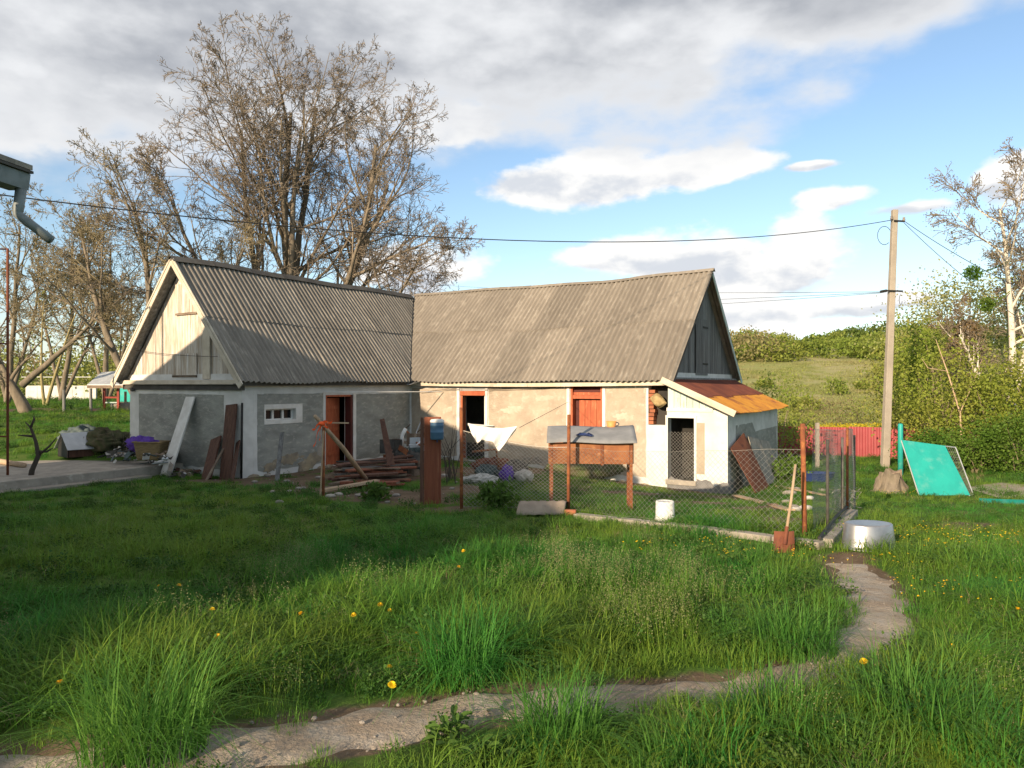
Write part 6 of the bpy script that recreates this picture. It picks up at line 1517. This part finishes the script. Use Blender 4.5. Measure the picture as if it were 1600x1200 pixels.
    for px, py, rr in ((1420,905,.6),(1480,870,.8),(1430,850,.9),(1540,850,.9),(1500,950,.5),(1560,930,.5),(1260,880,.5),(1390,925,.4),(1340,760,1.2),(1150,870,.4),(1040,860,.5),(1000,870,.4),(1390,775,.6)):
        p = G(px, py); pat = np.maximum(pat, np.clip(1.25-np.hypot(X-p.x, Y-p.y)/rr, 0, 1))
    k = (pat*.75 > nrng.random(len(X))) & ok(X, Y); X, Y = X[k], Y[k]
    scatter('buttercups', fl, np.stack([X, Y, gz(X, Y)], 1), nrng.uniform(.7, 1.2, len(X)), nrng.integers(0, 3, len(X)), 'tiny yellow wildflowers scattered over the right lawn', 'flowers')
def pebbles():
    src = []
    for k in range(3):
        m = M(); r = random.Random(k); ph = r.uniform(0, 6)
        m.grid(lambda u, v: (math.cos(u*6.283)*math.sin(v*3.1416)*(1+.2*math.sin(u*12.566+ph)), .8*math.sin(u*6.283)*math.sin(v*3.1416), .25-.55*math.cos(v*3.1416)), 7, 4); src.append(join_meshobj('p', [(m, MT['stone'])]))
    X, Y = view_points(2.5, 22, 55); pd = pathdist(X, Y); d = dirt(X, Y); k = ((pd < .05) | ((d > .55) & (nrng.random(len(X)) < .25))) & ~inhouse(X, Y); X, Y = X[k], Y[k]
    scatter('pebbles', src, np.stack([X, Y, gz(X, Y)-.018*(pathdist(X, Y) < .05)], 1), .004+.014*nrng.random(len(X))**3*np.where(Y > 9, 1.6, 1), nrng.integers(0, 3, len(X)), 'grit and pebbles on the path and bare yard', 'pebbles')
def toLx(X, Y): return (X-HB.x)*E1.x+(Y-HB.y)*E1.y
def toLy(X, Y): return (X-HB.x)*E2.x+(Y-HB.y)*E2.y
build_grass(); pebbles()
def tufts():
    """tall grass tufts that can be told apart"""
    T_ = [(230,1165,.66,.30,330,'tallest grass tuft in the bottom left corner before the path'), (725,1055,.60,.26,330,'dense dark tuft on the far path edge at the centre'), (800,1025,.48,.24,240,'drooping tuft right of the dense centre tuft'),
          (630,960,.45,.26,300,'light green rounded tuft behind the dandelions'), (870,1160,.46,.22,280,'upright tuft growing out of the near path edge'), (1240,1010,.42,.30,320,'wide dark tuft left of the path bend'),
          (1430,1120,.46,.32,320,'bright tuft right of where the path bends'), (1215,1140,.40,.28,300,'arching tuft on the near side of the path, right of centre'), (505,870,.40,.30,300,'dark tuft far back left of centre'),
          (772,880,.42,.24,280,'dark tuft in front of the fence at the centre'), (1185,880,.32,.14,160,'small upright tuft below the kerb'), (480,985,.30,.18,150,'yellowish small tuft left of the dandelions'),
          (1050,1192,.22,.24,200,'leafy tuft at the bottom edge right of centre'), (1115,1182,.24,.22,200,'second tuft at the bottom edge right of centre'), (1540,1160,.30,.34,280,'grass tuft in the bottom right corner'), (1330,1190,.24,.3,260,'low tuft at the bottom edge right of the path'),
          (110,1000,.30,.22,170,'loose tuft on the left lawn'), (380,1060,.30,.22,170,'fine tuft left of centre above the path')]
    for i, (px, py, h, rad, n, lab) in enumerate(T_):
        p = G(px, py); m = clump(int(n*1.7), rad*.85, h*.25, h, .0066, .2, 1.75, 300+i, 5); m.v = [(v[0]+p.x, v[1]+p.y, v[2]+p.z-.02) for v in m.v]
        obj('grass_tuft', m, LM['grass_tall'], label=lab, cat='grass tuft', group='tall grass tufts', origin=(p.x,p.y,p.z))
    # broad-leaved weeds
    for i, (px, py, lab) in enumerate([(685,1170,'pale green broad-leaved weed on the near path edge'), (770,1198,'broad-leaved weed at the bottom edge left of the upright tuft')]):
        p = G(px, py); r = random.Random(i); m = M()
        for k in range(26):
            a = r.uniform(0,6.283); L = r.uniform(.04,.085); z = r.uniform(.02,.10); d = Vector((math.cos(a), math.sin(a), .7)); c = p+Vector((r.uniform(-.10,.10), r.uniform(-.08,.08), z))
            m.grid(lambda u, v: c+d*L*u+Vector((-d.y, d.x, 0))*(v-.5)*.035*math.sin(math.pi*min(u*.92+.05,1))+Vector((0,0,-.04*u*u-.012*abs(v-.5)*2*-1)), 4, 2)
            m.tube([p+Vector((0,0,-.02)), c], .003, 3, False)
        obj('broad_leaf_weed', m, LM['weed'], label=lab, cat='weed')
    # dandelions
    D_ = [(280,988),(330,967),(343,996),(645,988),(590,957),(608,957),(608,1050),(608,1075),(90,1034),(100,1077),(320,1062),(557,972),(483,975),(712,885),(730,860),(255,918),(272,922),(1360,1040),(1495,1008),(1597,970),(545,690+0*1)]
    DL = 'dandelion left of a pair on the left lawn, nearer one|dandelion behind and right of the first on the left lawn|dandelion right of the left-lawn pair, lowest of three|big single dandelion left of the dense centre tuft|left of two dandelions side by side before the light tuft|right of two dandelions side by side before the light tuft|upper of two dandelions beside the path|lower of two dandelions beside the path|upper dandelion near the left edge|lower dandelion near the left edge|lone dandelion just above the path left of centre|dandelion left of the side-by-side pair|dandelion in the small yellowish tuft|nearer dandelion behind the light green tuft|farther dandelion below the dark centre tuft|left of two far dandelions on the left lawn|right of two far dandelions on the left lawn|dandelion on the path edge at right|dandelion right of the bright right tuft|dandelion at the right edge of the photo'.split('|')
    base = None
    for i, (px, py) in enumerate(D_[:-1]):
        p = G(px, py+26); h = .13+.03*(i % 3)
        if base is None:
            base = thing('dandelion', 'yellow dandelion in flower among the lawn grass', 'dandelion', p, group='dandelions in the lawn', local=True)
            obj('stem', M().tube([(0,0,-.02),(.01,0,.07),(.0,.01,.15)], .0035, 5), LM['grass'], base)
            m = M(); r = random.Random(3)
            for k in range(3):
                for q in range(18):
                    a = q/18*6.283+k*.17; L = .027-.006*k; z = .15+.004*k
                    o = len(m.v); d = Vector((math.cos(a), math.sin(a), .12+.35*k)); s = Vector((-d.y, d.x, 0))*.004; c = Vector((0,.01,z))
                    m.v += [tuple(c), tuple(c+d*L+s), tuple(c+d*L*1.05), tuple(c+d*L-s)]; m.f.append((o,o+1,o+2,o+3))
            obj('flower_head', m, LM['yellow'], base); b = base
        else: b = copy_tree(base)
        b['label'] = DL[i]; b.location = p+Vector((0,0,.06 if p.y > 4.5 else .0)); b.rotation_euler = (.35*math.sin(i*3), .35*math.cos(i*5), i*1.1); b.scale = (.55+.25*((i*7) % 5)/4,)*3
tufts()
for o in bpy.data.objects:
    if '_local' in o: del o['_local']
